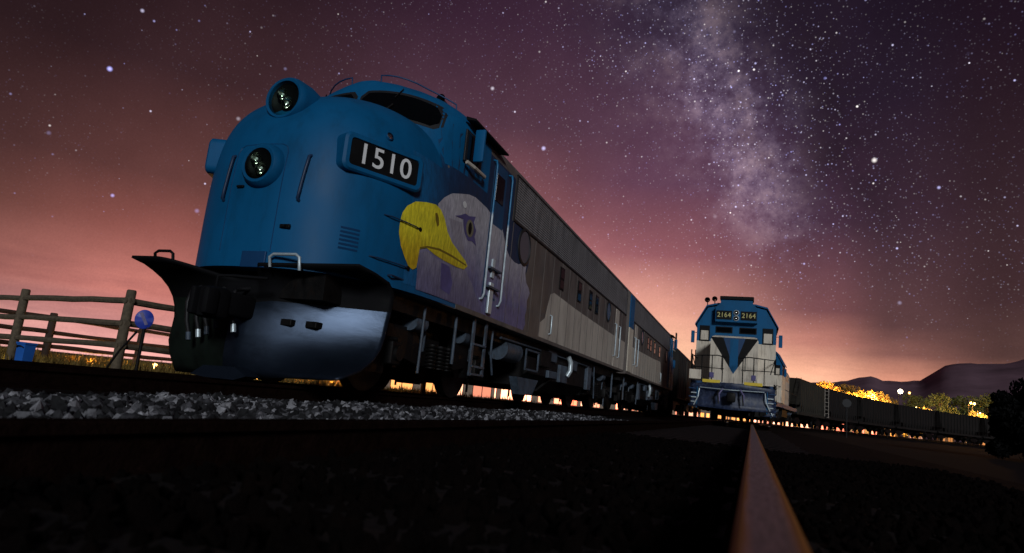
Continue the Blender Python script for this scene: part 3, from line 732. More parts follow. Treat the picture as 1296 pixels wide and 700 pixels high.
        mi = lbuild(mr_, 'mirror', 'blue', t, 40)
        mr_ = MB(); mr_.tube([(s*1.5, 2.75, 3.95), (s*1.63, 2.62, 3.86), (s*1.63, 2.62, 3.5), (s*1.5, 2.75, 3.4)], .014); lbuild(mr_, 'mirror_arm', 'black', mi)
        dd_ = MB(); dd_.box((s*1.506, 3.78, 2.72), (.016, .56, 2.2)); do = lbuild(dd_, 'cab_door', 'navy2' if mural else 'blue', t)
        dd_ = MB(); dd_.box((s*1.516, 3.78, 2.22), (.012, .50, 1.15)); lbuild(dd_, 'door_kick_panel', 'lav' if mural else 'blue', do)
        dd_ = MB(); dd_.box((s*1.518, 3.78, 3.42), (.012, .36, .45), bev=.003); lbuild(dd_, 'door_window', 'glass', do)
        for yy in (3.43, 4.16):
            hr = MB(); hr.tube([(s*1.5, yy, 3.80), (s*1.56, yy, 3.79), (s*1.575, yy, 3.7), (s*1.575, yy, 1.64), (s*1.55, yy, 1.56), (s*1.5, yy, 1.55)], .017)
            lbuild(hr, 'door_handrail', 'rail_paint', t, 60)
        dd_ = MB(); dd_.box((s*1.535, 3.78, 1.62), (.04, .16, .5), bev=.01); dd_.box((s*1.535, 3.78, 2.1), (.03, .10, .3)); lbuild(dd_, 'door_post_guard', 'steel', do)
        for z in (1.78, 2.08): st = MB(); st.box((s*1.56, 3.80, z), (.07, .5, .03)); lbuild(st, 'cab_step', 'iron_blue', t)
        st = MB()
        for yy in (3.55, 4.05): st.box((s*1.42, yy, .82), (.03, .07, .9))
        for z in (.86, .52, .40): st.box((s*1.42, 3.80, z), (.07, .5, .03))
        lbuild(st, 'cab_ladder', 'iron_blue', t)
        # portholes and windows
        for yy, r, m_ in ((5.25, .30, 'glass_g'), (13.0, .26, 'glass_b')):
            ph = MB(); ph.lathe([(r+.05, -.01), (r+.045, .02), (r, .03), (r-.005, .012)], (s*1.5, yy, 2.82), (s, 0, 0), 36); po = lbuild(ph, 'porthole', 'rubber', t, 50)
            ph = MB(); ph.lathe([(r, .014), (r*.5, .016), (0, .016)], (s*1.5, yy, 2.82), (s, 0, 0), 36); lbuild(ph, 'porthole_glass', m_, po)
        for yy in (7.9, 9.5, 10.7, 11.45):
            wn = MB(); wn.box((s*1.503, yy, 2.76), (.02, .36, .50), bev=.006); wo_ = lbuild(wn, 'side_window', 'black', t)
            wn = MB(); wn.box((s*1.515, yy, 2.87), (.006, .28, .2)); wn.box((s*1.515, yy, 2.64), (.006, .28, .18)); lbuild(wn, 'window_pane', 'glass', wo_)
        for yy in (14.1, 14.75):
            hr = MB(); hr.tube([(s*1.5, yy, 2.62), (s*1.56, yy, 2.6), (s*1.56, yy, 1.66), (s*1.5, yy, 1.64)], .02); lbuild(hr, 'door_handrail', 'rail_paint', t, 60)
        dd_ = MB(); dd_.box((s*1.506, 14.42, 2.2), (.014, .52, 1.78)); lbuild(dd_, 'engine_room_door', 'cream' , t)
        hk = MB(); hk.tube([(s*1.5, 7.25, 1.86), (s*1.55, 7.25, 1.84), (s*1.55, 7.25, 1.48), (s*1.5, 7.25, 1.46)], .018); lbuild(hk, 'grab_iron', 'steel', t, 60)
        # grab irons on the cheek
        for (ya, yb, z) in ((.78, 1.40, 2.09), (.66, 1.26, 1.55)):
            gi = MB(); pts = []
            for k in range(8):
                y = ya+(yb-ya)*k/7; n_ = surf_n(y, z); p = Vector((surf_x(y, z), y, z+.02-.015*k/7))+n_*(.035 if 0 < k < 7 else 0); p.x *= s; pts.append(p)
            gi.tube(pts, .0085); lbuild(gi, 'grab_iron', 'navy', nose, 60)
            gi = MB(); p = pts[-1]; gi.lathe([(.032, 0), (.028, .02), (0, .025)], p, (s, -.2, 0), 12); lbuild(gi, 'grab_iron_boss', 'black', nose)
        jp = MB(); p = Vector((surf_x(.95, 1.36), .95, 1.4)); p.x *= s; jp.tube([p, p+Vector((s*.06, -.02, 0)), p+Vector((s*.06, .3, 0)), p+Vector((0, .4, 0))], .013); lbuild(jp, 'lift_eye', 'navy', nose)
    # handle below nose (centre right)
    gi = MB()
    for x in (.62,):
        gi.tube([(x-.22, nose_y(x-.22, 1.40), 1.40), (x-.22, nose_y(x-.22, 1.4)-.12, 1.42), (x+.22, nose_y(x+.22, 1.4)-.12, 1.42), (x+.22, nose_y(x+.22, 1.4), 1.40)], .018)
    # roof: horns, vents, fans
    rf = MB()
    for k in range(4): rf.lathe([(.45, 0), (.45, .12), (.40, .14), (0, .14)], (0, 6.2+k*1.4, 4.46), (0, 0, 1), 24)
    rf.box((0, 13.6, 4.5), (1.2, 1.1, .16), bev=.03)
    lbuild(rf, 'roof_fan', 'taupe', t, 40)
    for x in (.95, -.95):
        hn = MB(); hn.lathe([(.02, 0), (.025, .2), (.05, .28), (.075, .32)], (x, 2.75, 4.42), (0, -1, .0), 14); hn.cyl((x, 2.7, 4.25), (x, 2.7, 4.42), .02); lbuild(hn, 'horn', 'black', t, 50)
    # underframe
    uf = MB(); uf.box((0, L/2+.4, 1.15), (2.5, L-1.6, .22)); uf.box((0, .95, 1.12), (1.9, 1.3, .3)); uf.box((0, L/2, .72), (1.0, L-2.2, .70)); lbuild(uf, 'underframe', 'iron', t)
    ft = MB(); ft.prism([(-1.28, .95), (-1.28, .62), (-1.0, .36), (1.0, .36), (1.28, .62), (1.28, .95)], 6.75, 8.35, 'y'); lbuild(ft, 'water_tank', 'iron', t, 30)
    ft = MB(); ft.prism([(-1.28, 1.04), (-1.28, .55), (-1.0, .30), (1.0, .30), (1.28, .55), (1.28, 1.04)], 8.37, 11.6, 'y'); lbuild(ft, 'fuel_tank', 'iron', t, 30)
    for s in (-1, 1):
        bx = MB()
        bx.prism([(6.0, .50), (6.25, .18), (7.0, .18), (7.35, .50)], *sorted((s*1.18, s*1.34)), 'x'); lbuild(bx, 'tank_skid_plate', 'iron_blue', t)
        bx = MB(); bx.box((s*1.33, 7.75, .98), (.05, .75, .34)); lbuild(bx, 'battery_box', 'iron', t)
        bx = MB(); yc = 7.75
        for (dy, dz, w, h) in ((0, .19, .82, .035), (0, -.19, .82, .035), (-.4, 0, .035, .38), (.4, 0, .035, .38)): bx.box((s*1.365, yc+dy-1.0, .86+dz), (.03, w, h))
        lbuild(bx, 'battery_box_frame', 'iron_blue', t)
        bx = MB(); bx.cyl((s*1.15, 5.35, .95), (s*1.15, 6.2, .95), .20, n=20); lbuild(bx, 'air_reservoir', 'iron_blue', t, 40)
        for (y0_, y1_, z0_, z1_) in ((7.95, 8.6, .96, 1.2), (8.05, 8.7, .60, .76), (8.95, 9.6, .55, .95), (11.7, 12.1, .5, 1.1), (9.9, 10.5, .9, 1.15)):
            bx = MB(); bx.box((s*1.30, (y0_+y1_)/2, (z0_+z1_)/2), (.10, y1_-y0_, z1_-z0_), bev=.015); lbuild(bx, 'equipment_box', 'iron_blue', t)
        bx = MB(); bx.tube([(s*1.36, 9.5, 1.2), (s*1.42, 9.55, 1.05), (s*1.42, 9.55, .85), (s*1.36, 9.5, .72)], .06); lbuild(bx, 'fuel_filler', 'steel', t, 50)
        pp = MB()
        pp.tube([(s*1.32, 5.0, 1.12), (s*1.32, 8, 1.13), (s*1.32, 11.9, 1.12)], .022); pp.tube([(s*1.36, 3.0, 1.2), (s*1.36, 3.0, .5)], .025); pp.tube([(s*1.30, 2.1, 1.2), (s*1.32, 2.05, .3)], .02)
        pp.tube([(s*1.34, 4.55, 1.2), (s*1.36, 4.5, .8), (s*1.34, 4.7, .45)], .02); pp.tube([(s*1.34, 12.4, 1.2), (s*1.34, 12.6, .3)], .02); pp.tube([(s*1.30, 15.2, 1.2), (s*1.30, 15.2, .4)], .03)
        lbuild(pp, 'air_pipe', 'iron_blue', t, 50)
    truck(t, 3.0); truck(t, 13.5)
    ce = MB(); ce.box((0, L+.2, .86), (.25, .5, .3), bev=.03); ce.box((0, L+.05, 2.3), (1.1, .35, 2.3), bev=.04); lbuild(ce, 'rear_coupler_and_diaphragm', 'rubber', t)
    # ---- snow plow
    if True:
        PL = [(.03, .76), (.12, .70), (.25, .62), (.40, .57), (.55, .58), (.70, .59), (.84, .56), (.96, .50), (1.07, .40), (1.16, .27), (1.23, .12), (1.28, -.02), (1.315, -.21)]
        PR = [(.10, .10), (.14, .25), (.22, .52), (.36, .76), (.50, .88), (.66, .94), (.82, .97), (.95, 1.0), (1.10, 1.02), (1.21, 1.0), (1.30, .88), (1.35, .55), (1.375, .20)]
        PC = [(.05, .30), (.12, .22), (.25, .20), (.40, .20), (.55, .21), (.70, .22), (.82, .22), (.93, .20), (1.07, .16), (1.16, .10), (1.22, .04), (1.27, -.02), (1.30, -.08)]
        PCL = PC[:6]+[(.80, .24), (.89, .26), (.97, .28), (1.04, .29), (1.10, .30), (1.14, .30), (1.18, .29)]
        pb = MB(); V = []; nu = 64
        for k in range(13):
            row = []
            for i in range(nu+1):
                u = -1+2*i/nu; a = abs(u); P_ = PL[k] if u < 0 else PR[k]; sm = max(0, min(1, (a-.12)/.62)); sm = sm*sm*(3-2*sm); w_ = a**1.2 if (u > 0 or k < 8) else a**1.2+(sm-a**1.2)*min(1, (k-7)/3)
                q = max(0, min(1, (u-.05)/.14)); c0 = PCL[k][0]+(PC[k][0]-PCL[k][0])*q; c1 = PCL[k][1]+(PC[k][1]-PCL[k][1])*q
                row.append(pb.bm.verts.new((u*1.43, c1+(P_[1]-c1)*w_, c0+(P_[0]-c0)*w_)))
            V.append(row)
        for A, B in zip(V, V[1:]):
            for i in range(nu): pb.bm.faces.new((A[i], A[i+1], B[i+1], B[i]))
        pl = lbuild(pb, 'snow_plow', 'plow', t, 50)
        pl.data.materials.append(M['plow_black']); pl.data.materials.append(M['plow_shade'])
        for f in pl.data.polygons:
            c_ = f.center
            if c_.z > .90: f.material_index = 1  # upper band set black above a hard edge
            elif c_.x < -.22: f.material_index = 2  # left wing's shade painted in as a darker green-black
        md = pl.modifiers.new('s', 'SOLIDIFY'); md.thickness = .03; md.offset = -1
        for x in (-1.10, .62):
            h = MB(); y_ = -.07 if x < 0 else -.04; q = .14 if x < 0 else .20; dz = .0; h.tube([(x-q, y_+.03, 1.27+dz), (x-q, y_, 1.38+dz), (x-q+.05, y_-.0, 1.41+dz), (x+q-.05, y_, 1.41+dz), (x+q, y_, 1.38+dz), (x+q, y_+.03, 1.24+dz)], .018)
            lbuild(h, 'plow_handle', 'steel' if x > 0 else 'iron', pl, 60)
        for x in (-1.1, -.6, .6, 1.1): rb = MB(); rb.box((x, 1.25, .7), (.05, .5, .9)); lbuild(rb, 'plow_brace', 'iron', pl)
        for x in (.47, .74):
            st = MB(); st.box((x, .40 if x < .6 else .50, .70), (.15, .13, .075), bev=.01); lbuild(st, 'plow_step', 'iron', pl)
        cp = MB(); cp.box((-.02, .0, .82), (.24, .5, .26), bev=.04); cp.box((-.02, -.3, .80), (.30, .26, .34), bev=.06); cp.box((.10, -.46, .80), (.12, .18, .30), bev=.05); cp.box((-.12, -.40, .80), (.08, .2, .3), bev=.03)
        co = lbuild(cp, 'coupler', 'plow_black', t, 40)
        cp = MB(); cp.tube([(-.02, -.28, .97), (.0, -.3, 1.1), (.12, -.2, 1.12), (.5, -.1, 1.12)], .018); lbuild(cp, 'coupler_lift_bar', 'plow_black', co, 50)
        for k, x in enumerate((-.80, -.66, -.54, -.05, -.42)):
            hs = MB(); top = (x, .30, 1.06); yy = .12 if x < -.35 else .0
            hs.tube([top, (x-.01, yy+.05, 1.0), (x, yy, .84), (x+.02, yy+.02, .62+.03*k), (x+.05, yy+.05, .48+.04*k)], .024)
            ho = lbuild(hs, 'air_hose', 'rubber', t, 60)
            hs = MB(); hs.cyl((x+.045, yy+.05, .49+.04*k), (x+.065, yy+.05, .40+.04*k), .030); lbuild(hs, 'hose_fitting', 'steel' if k in (1, 3) else 'iron_blue', ho, 60)
        sk = MB(); sk.prism([(-.42, .02), (-.25, .13), (.18, .14), (.36, .05), (.2, -.0), (-.2, -.0)], -.03, .2, 'y'); lbuild(sk, 'plow_shoe', 'plow', pl, 40)
    return t

loco = cab_unit((-5.5, 5.9, 0), 'large blue streamlined locomotive 1510 with a painted eagle head, yellow beak and curved snow plow', True)
unit2 = cab_unit((-5.5, 38.4, 0), 'second streamlined unit coupled behind the eagle locomotive, grey and cream with a row of windows', False)
unit2.rotation_euler.z = PI


# ------------------------------------------------------------------ road switcher locomotives with a low short hood
def road_switcher(loc, label, number):
    t = thing('road_switcher_locomotive', label, 'locomotive', loc)
    fr = MB(); fr.box((0, 8.3, 1.28), (2.9, 15.6, .26)); fr.box((0, 8.3, .95), (1.0, 13.5, .6)); lbuild(fr, 'frame', 'blue_dark', t)
    # low hood
    h = MB(); h.loft([[(-.86, 1.05, z) if 0 else (x, y, z) for x, y in ((-.86+b, 1.0+b), (.86-b, 1.0+b), (.86-b, 2.9), (-.86+b, 2.9))] for z, b in ((1.42, 0), (3.05, 0), (3.17, .05), (3.22, .14))])
    ho = lbuild(h, 'short_hood', 'pale', t)
    for s in (-1, 1):
        v = MB(); v.quad([(s*.86, .994, 3.20-.06), (s*.48, .994, 3.14), (s*.14, .994, 2.25), (s*.0, .994, 1.78+.0), (s*.0, .994, 1.80), (s*.10, .994, 2.0)][:0] or [(s*.86, .994, 3.14), (s*.40, .994, 3.14), (s*.15, .994, 2.42), (s*.15, .994, 2.02)]); lbuild(v, 'black_chevron', 'black', ho)
    v = MB(); v.quad([(-.40, .992, 3.14), (.40, .992, 3.14), (.15, .992, 2.42), (-.15, .992, 2.42)]); lbuild(v, 'blue_chevron', 'blue_dark', ho)
    v = MB(); v.bm.faces.new([v.bm.verts.new(p) for p in ((-.15, .988, 3.10), (.15, .988, 3.10), (.15, .988, 2.02), (0, .988, 1.78), (-.15, .988, 2.02))]); lbuild(v, 'blue_centre_stripe', 'blue', ho)
    h = MB(); h.box((.42, .985, 2.2), (.02, .03, .6)); h.box((-.42, .985, 2.2), (.02, .03, .6)); lbuild(h, 'hood_door_seam', 'rubber', ho)
    # cab: cream below the belt, blue above
    c = MB(); c.box((0, 3.75, 2.28), (3.04, 2.1, 1.74)); ca = lbuild(c, 'cab_lower', 'pale', t)
    c = MB(); c.prism([(-1.52, 3.15), (1.52, 3.15), (1.52, 3.82), (1.12, 4.52), (.7, 4.62), (-.7, 4.62), (-1.12, 4.52), (-1.52, 3.82)], 2.69, 4.8, 'y'); cu = lbuild(c, 'cab_upper', 'blue', t)
    c = MB(); c.prism([(-1.60, 3.78), (-1.17, 4.56), (-.72, 4.67), (.72, 4.67), (1.17, 4.56), (1.60, 3.78), (1.60, 3.84), (1.17, 4.62), (.72, 4.73), (-.72, 4.73), (-1.17, 4.62), (-1.60, 3.84)], 2.60, 4.9, 'y'); lbuild(c, 'cab_roof', 'blue', t)
    for s in (-1, 1):
        w = MB(); w.box((s*.46, 2.68, 3.64), (.66, .03, .26), bev=.01); wf = lbuild(w, 'cab_front_window', 'black', cu)
        w = MB(); w.box((s*.46, 2.66, 3.64), (.58, .01, .18)); lbuild(w, 'window_pane', 'glass', wf)
        w = MB(); w.box((s*1.21, 2.68, 3.46), (.40, .03, .64), bev=.01); wf = lbuild(w, 'cab_door_window', 'black', cu)
        w = MB(); w.box((s*1.21, 2.66, 3.38), (.30, .01, .38)); lbuild(w, 'window_pane', 'pale', wf)
        w = MB(); w.box((s*1.525, 3.8, 3.45), (.02, 1.3, .5), bev=.006); wf = lbuild(w, 'cab_side_window', 'rubber', cu)
        w = MB(); w.box((s*1.54, 3.8, 3.45), (.006, 1.1, .38)); lbuild(w, 'window_pane', 'glass', wf)
        w = MB(); w.box((s*1.69, 2.9, 3.32), (.14, .05, .50), bev=.015); mm = lbuild(w, 'mirror', 'blue', t)
        w = MB(); w.tube([(s*1.52, 2.95, 3.5), (s*1.68, 2.93, 3.5)], .012); lbuild(w, 'mirror_arm', 'black', mm)
    nb = MB(); nb.prism([(-.80, 3.93), (.80, 3.93), (.80, 4.50), (.62, 4.70), (.60, 4.82), (-.60, 4.82), (-.62, 4.70), (-.80, 4.50)], 2.35, 2.9, 'y'); nbo = lbuild(nb, 'number_board_box', 'blue', t)
    for s in (-1, 1):
        p = MB(); p.box((s*.47, 2.345, 4.20), (.60, .02, .36)); po = lbuild(p, 'board_panel', 'black', nbo)
        me = text_mesh(number, .27, .002); me.materials.append(M['gold'])
        for v in me.vertices: v.co = Vector((v.co.x*.92+s*.47, 2.331-v.co.z, v.co.y+4.20))
        o = bpy.data.objects.new('road_number', me); C.objects.link(o); o.parent = po
        p = MB(); p.lathe([(.10, 0), (.11, .03), (.09, .04)], (0, 2.34, 4.2+s*.11), (0, -1, 0), 18); hl = lbuild(p, 'headlight', 'steel', nbo, 50)
        p = MB(); p.lathe([(.09, .03), (.05, .0), (0, -.01)], (0, 2.34, 4.2+s*.11), (0, -1, 0), 18); lbuild(p, 'reflector', 'chrome', hl, 50)
    p = MB(); p.box((0, 2.6, 4.90), (1.30, .62, .15), bev=.03); lbuild(p, 'roof_beacon_box', 'black', t)
    for dx in (-.10, .12):
        hn = MB(); hn.lathe([(.03, .4), (.04, .15), (.07, .05), (.11, 0), (.09, -.01)], (-1.02+dx*1.3, 2.5, 4.82+.05*(dx > 0)), (0, 1, 0), 16); hn.cyl((-1.02+dx*1.3, 2.7, 4.55), (-1.02+dx*1.3, 2.7, 4.82), .02); lbuild(hn, 'horn', 'black', t, 50)
    # long hood
    l = MB(); l.loft([[(-.9+b, 4.8, z), (.9-b, 4.8, z), (.9-b, 15.4-b, z), (-.9+b, 15.4-b, z)] for z, b in ((1.42, 0), (3.95, 0), (4.18, .12), (4.22, .3))]); lo = lbuild(l, 'long_hood', 'cream', t)
    for s in (-1, 1):
        for k in range(9): l = MB(); l.box((s*.905, 5.5+k*1.08, 2.6), (.02, .9, 1.9)); lbuild(l, 'hood_door', 'cream', lo)
        l = MB(); l.box((s*.906, 13.2, 3.6), (.02, 2.4, .5)); lbuild(l, 'radiator_grille', 'grille', lo)
        # walkway handrails
        for y0_, pts in ((0, [(s*1.42, .06, 1.4), (s*1.42, .06, 2.30), (s*.55, .06, 2.36), (s*.22, .06, 2.30)]), (0, [(s*1.45, .5, 1.2), (s*1.45, .1, 2.35), (s*1.45, 2.6, 2.42)])):
            r = MB(); r.tube(pts, .02); lbuild(r, 'walkway_handrail', 'black', t)
        for x in (.35, .72, 1.08): r = MB(); r.cyl((s*x, .06, 1.4), (s*x, .06, 2.34), .018, n=8); lbuild(r, 'handrail_post', 'black', t)
        r = MB(); r.tube([(s*1.42, .06, 1.9), (s*.3, .06, 1.88)], .014); lbuild(r, 'walkway_handrail', 'black', t)
        r = MB(); r.tube([(s*1.45, 4.9, 2.4), (s*1.45, 15.5, 2.4)], .02); lbuild(r, 'walkway_handrail', 'black', t)
        # steps and pilot
        yb = MB(); yb.box((s*.72, -.03, 1.40), (.62, .08, .115), bev=.01); lbuild(yb, 'yellow_step', 'ystep', t)
        for z in (.5, .8, 1.1): r = MB(); r.box((s*1.36, .30, z), (.28, .5, .03)); lbuild(r, 'stair_tread', 'blue_dark', t)
        r = MB(); r.box((s*1.20, .30, .85), (.03, .6, .9)); lbuild(r, 'stair_side', 'blue', t)
        r = MB(); r.box((s*.72, -.05, 1.62), (.16, .06, .2), bev=.02); lbuild(r, 'class_light', 'violet', t)
    p = MB(); V = []
    for z, yo in ((.42, .05), (.6, .12), (.9, .2), (1.1, .12), (1.28, .0)):
        V.append([p.bm.verts.new((u*1.45, yo-.30*(1-abs(u)), z+.10*(1-abs(u))*(z > 1)+.04*abs(u)*(z < .5))) for u in [k/10-1 for k in range(21)]])
    for A, B in zip(V, V[1:]):
        for i in range(20): p.bm.faces.new((A[i], A[i+1], B[i+1], B[i]))
    po = lbuild(p, 'pilot_plow', 'plow_s', t, 60); md = po.modifiers.new('s', 'SOLIDIFY'); md.thickness = .03
    p = MB(); p.box((0, -.2, .86), (.24, .5, .26), bev=.04); p.box((0, -.48, .86), (.3, .24, .34), bev=.06); lbuild(p, 'coupler', 'iron', t, 40)
    for x in (-.45, .38): hs = MB(); hs.tube([(x, -.15, 1.1), (x, -.42, .95), (x+.03, -.42, .6)], .025); lbuild(hs, 'air_hose', 'rubber', t, 60)
    for s in (-1, 1):
        for dz in (0, .16, .32): r = MB(); r.box((s*(1.30-.0*dz), .03, .62+dz), (.22, .05, .035)); lbuild(r, 'footboard_slat', 'steel', t)
        r = MB(); r.tube([(s*1.12, -.02, 1.12), (s*1.16, -.05, .8), (s*1.30, -.02, .5)], .022); lbuild(r, 'pilot_brace', 'steel', t)
        r = MB(); r.tube([(s*.30, -.28, 1.15), (s*.42, -.40, .95), (s*.40, -.38, .70)], .03); lbuild(r, 'hose', 'lav', t)
        r = MB(); r.box((s*1.30, .04, 1.62), (.42, .05, .34)); lbuild(r, 'step_side_panel', 'pale', t)
        r = MB(); r.tube([(s*1.42, .04, 2.30), (s*1.20, .03, 1.46)], .016); lbuild(r, 'rail_brace', 'black', t)
    p = MB(); p.tube([(-1.1, -.1, 1.15), (-.1, -.36, 1.12), (1.1, -.1, 1.15)], .016); lbuild(p, 'lift_bar', 'steel', t)
    f = MB(); f.prism([(-1.25, 1.1), (-1.25, .6), (-.9, .32), (.9, .32), (1.25, .6), (1.25, 1.1)], 6.2, 9.8, 'y'); lbuild(f, 'fuel_tank', 'iron', t)
    truck(t, 3.1); truck(t, 13.0)
    return t
rs = road_switcher((-.70, 25.5, 0), 'blue and cream road switcher 2164 with a black and blue chevron seen head on', '2164')
rs2 = road_switcher((-.12, 43.3, 0), 'second blue and cream road switcher half hidden behind locomotive 2164', '2160')
rs2.rotation_euler.z = -.13

# ------------------------------------------------------------------ freight cars
def fr_truck(t, cy):
    f = MB(); h = .86
    for s in (-1, 1):
        f.prism([(cy-h-.25, .45), (cy-h-.25, .62), (cy-.5, .78), (cy+.5, .78), (cy+h+.25, .62), (cy+h+.25, .45), (cy+.45, .28), (cy-.45, .28)], *sorted((s*.98, s*1.12)))
    f.box((0, cy, .6), (2.0, .35, .3)); tr = lbuild(f, 'truck', 'iron', t)
    for ya in (cy-h, cy+h):
        w = MB()
        for s in (-1, 1): w.lathe([(.05, -.07), (.4, -.05), (.42, .05), (.45, .07), (.05, .07)], (s*.75, ya, .42), (-s, 0, 0), 20)
        w.cyl((-.7, ya, .42), (.7, ya, .42), .07); lbuild(w, 'wheelset', 'iron', tr, 40)
def hopper(label, m_='hop', lad='hop'):
    t = thing('hopper_car', label, 'hopper car', (0, 0, 0), 'hopper cars curving away behind the road switchers')
    b_ = MB(); L = 12.6
    b_.loft([[(-w, y0_, z), (w, y0_, z), (w, L-y0_, z), (-w, L-y0_, z)] for z, w, y0_ in ((1.15, 1.3, 1.9), (1.8, 1.46, 1.9), (1.85, 1.46, .95), (3.85, 1.46, .35), (3.93, 1.5, .3), (4.0, 1.46, .3))]); bo = lbuild(b_, 'hopper_body', m_, t)
    for s in (-1, 1):
        for k in range(13): r = MB(); r.box((s*1.50, .9+k*.9, 2.55), (.10, .10, 2.6)); lbuild(r, 'side_rib', m_, bo)
        r = MB(); r.box((s*1.44, L/2, 1.15), (.10, L-.1, .25)); lbuild(r, 'side_sill', m_, bo)
    e = MB()
    for k in range(8): e.box((1.45, .25, 1.2+.36*k), (.35, .03, .03))
    for x in (1.28, 1.62): e.box((x, .25, 2.6), (.035, .035, 2.9))
    lbuild(e, 'end_ladder', lad, t)
    b_ = MB(); b_.box((0, L/2, .95), (.5, L-.4, .3)); b_.box((0, .1, 1.1), (2.6, .2, .15)); b_.box((0, L-.1, 1.1), (2.6, .2, .15)); lbuild(b_, 'centre_sill', 'iron', t)
    for k in range(3): b_ = MB(); yy = 4+k*2.3; b_.loft([[(-w, yy-d, z), (w, yy-d, z), (w, yy+d, z), (-w, yy+d, z)] for z, w, d in ((.55, .5, .25), (1.2, 1.1, .95))]); lbuild(b_, 'discharge_hopper', m_, t)
    fr_truck(t, 1.5); fr_truck(t, L-1.5)
    return t
pos = [14.6+13.3*k for k in range(8)]
words = ['olive hopper car, nearest behind the second road switcher', 'second hopper car, with a pale end ladder', 'third hopper car of the dark train below the orange lit trees', 'fourth hopper car of the dark train', 'fifth hopper car of the dark train under the bright white lamp', 'sixth hopper car of the dark train', 'seventh hopper car near the dark shrub at right', 'last hopper car behind the dark shrub at right']
h1 = hopper(words[0], 'hop_g'); h2 = hopper(words[1], 'hop', 'cream'); h3 = hopper(words[2], 'hop')
for k, s_ in enumerate(pos):
    o = h1 if k == 0 else h2 if k == 1 else h3 if k == 2 else copy_tree(h3)
    x, y, h = cpath(s_+6.3); o.location = (x-6.3*math.sin(h), y-6.3*math.cos(h), 0); o.rotation_euler.z = -h; tag(o, words[k])
# covered wagons behind the streamlined units
bx = thing('box_car', 'dark brown box car coupled behind the second streamlined unit', 'box car', (-5.5, 39.6, 0))
b_ = MB(); b_.loft([[(-w, 0, z), (w, 0, z), (w, 12.5, z), (-w, 12.5, z)] for z, w in ((1.0, 1.45), (3.75, 1.45), (3.95, 1.2), (4.1, .2))]); bo = lbuild(b_, 'car_body', 'hop', bx)
for k in range(12): r = MB(); r.box((1.46, .4+k*1.05, 2.35), (.05, .07, 2.6)); lbuild(r, 'side_rib', 'hop', bo)
r = MB(); r.box((1.47, 6.2, 2.3), (.06, 2.4, 2.4)); lbuild(r, 'sliding_door', 'hop_g', bx)
r = MB(); r.tube([(1.2, .1, 3.9), (1.2, .1, 4.75), (1.2, .5, 4.75), (1.2, .5, 3.9)], .03); lbuild(r, 'brake_ladder', 'hop', bx)
b_ = MB(); b_.box((0, 6.2, .9), (.5, 12.4, .3)); lbuild(b_, 'centre_sill', 'iron', bx)
fr_truck(bx, 1.6); fr_truck(bx, 10.9)
fx = thing('flat_car', 'olive car with tall end stakes between the box car and locomotive 2164', 'flat car', (-5.5, 52.8, 0))
b_ = MB(); b_.box((0, 6, 1.1), (2.9, 12, .25)); lbuild(b_, 'deck', 'hop', fx)
b_ = MB(); b_.loft([[(-1.4, .6, 1.22), (1.4, .6, 1.22), (1.4, 11.4, 1.22), (-1.4, 11.4, 1.22)], [(-1.4, .6, 3.4), (1.4, .6, 3.4), (1.4, 11.4, 3.4), (-1.4, 11.4, 3.4)], [(-.6, .9, 3.9), (.6, .9, 3.9), (.6, 11.1, 3.9), (-.6, 11.1, 3.9)]]); lbuild(b_, 'covered_load', 'hop_g', fx)
for x in (1.3, 1.0): b_ = MB(); b_.cyl((x, .3, 1.2), (x, .3, 5.1), .05, n=8); lbuild(b_, 'end_stake', 'hop', fx)
fr_truck(fx, 1.6); fr_truck(fx, 10.4)

# ------------------------------------------------------------------ fences
def log(b_, a, c, r):
    a = Vector(a); c = Vector(c); n_ = 6
    b_.tube([a+(c-a)*k/n_+Vector((0, 0, random.uniform(-.008, .008))) for k in range(n_+1)], [r*random.uniform(.88, 1.08) for k in range(n_+1)], 8)
def fence(label, pts, top, zs, m_, pr, rr):
    t = thing('split_rail_fence', label, 'fence', (pts[0][0], pts[0][1], -.26))
    for i, (x, y) in enumerate(pts):
        b_ = MB(); b_.tube([(x, y, -.4), (x+.004, y, .4), (x+.01, y, top-.02), (x+.01, y, top)], [pr*1.05, pr, pr*.94, pr*.8], 10); b_.build('post', M[m_], t, 40)
    for (x0, y0_), (x1, y1_) in zip(pts, pts[1:]):
        for z in zs:
            b_ = MB(); d = Vector((x1-x0, y1_-y0_, 0)).normalized()*.08
            dz = random.uniform(-.02, .02); log(b_, (x0-d.x, y0_-d.y, z+dz), (x1+d.x, y1_+d.y, z-dz), rr); b_.build('rail', M[m_], t, 40)
fence('grey timber split rail fence with stout posts at the left edge', [(-22.5, 10.06), (-19.1, 9.46), (-15.9, 8.9), (-12.55, 8.3), (-9.24, 7.7), (-9.0, 11.0), (-9.0, 14.3), (-9.0, 17.6)], 1.18, (1.02, .66, .30), 'wood', .075, .05)
fence('darker split rail fence running away behind the grey one at left', [(-17.4, 6.6), (-17.0, 9.3), (-16.9, 12.0), (-16.9, 14.7), (-16.9, 17.4), (-16.9, 20.1), (-16.9, 22.8)], 1.08, (.95, .58, .22), 'wood_dark', .09, .055)

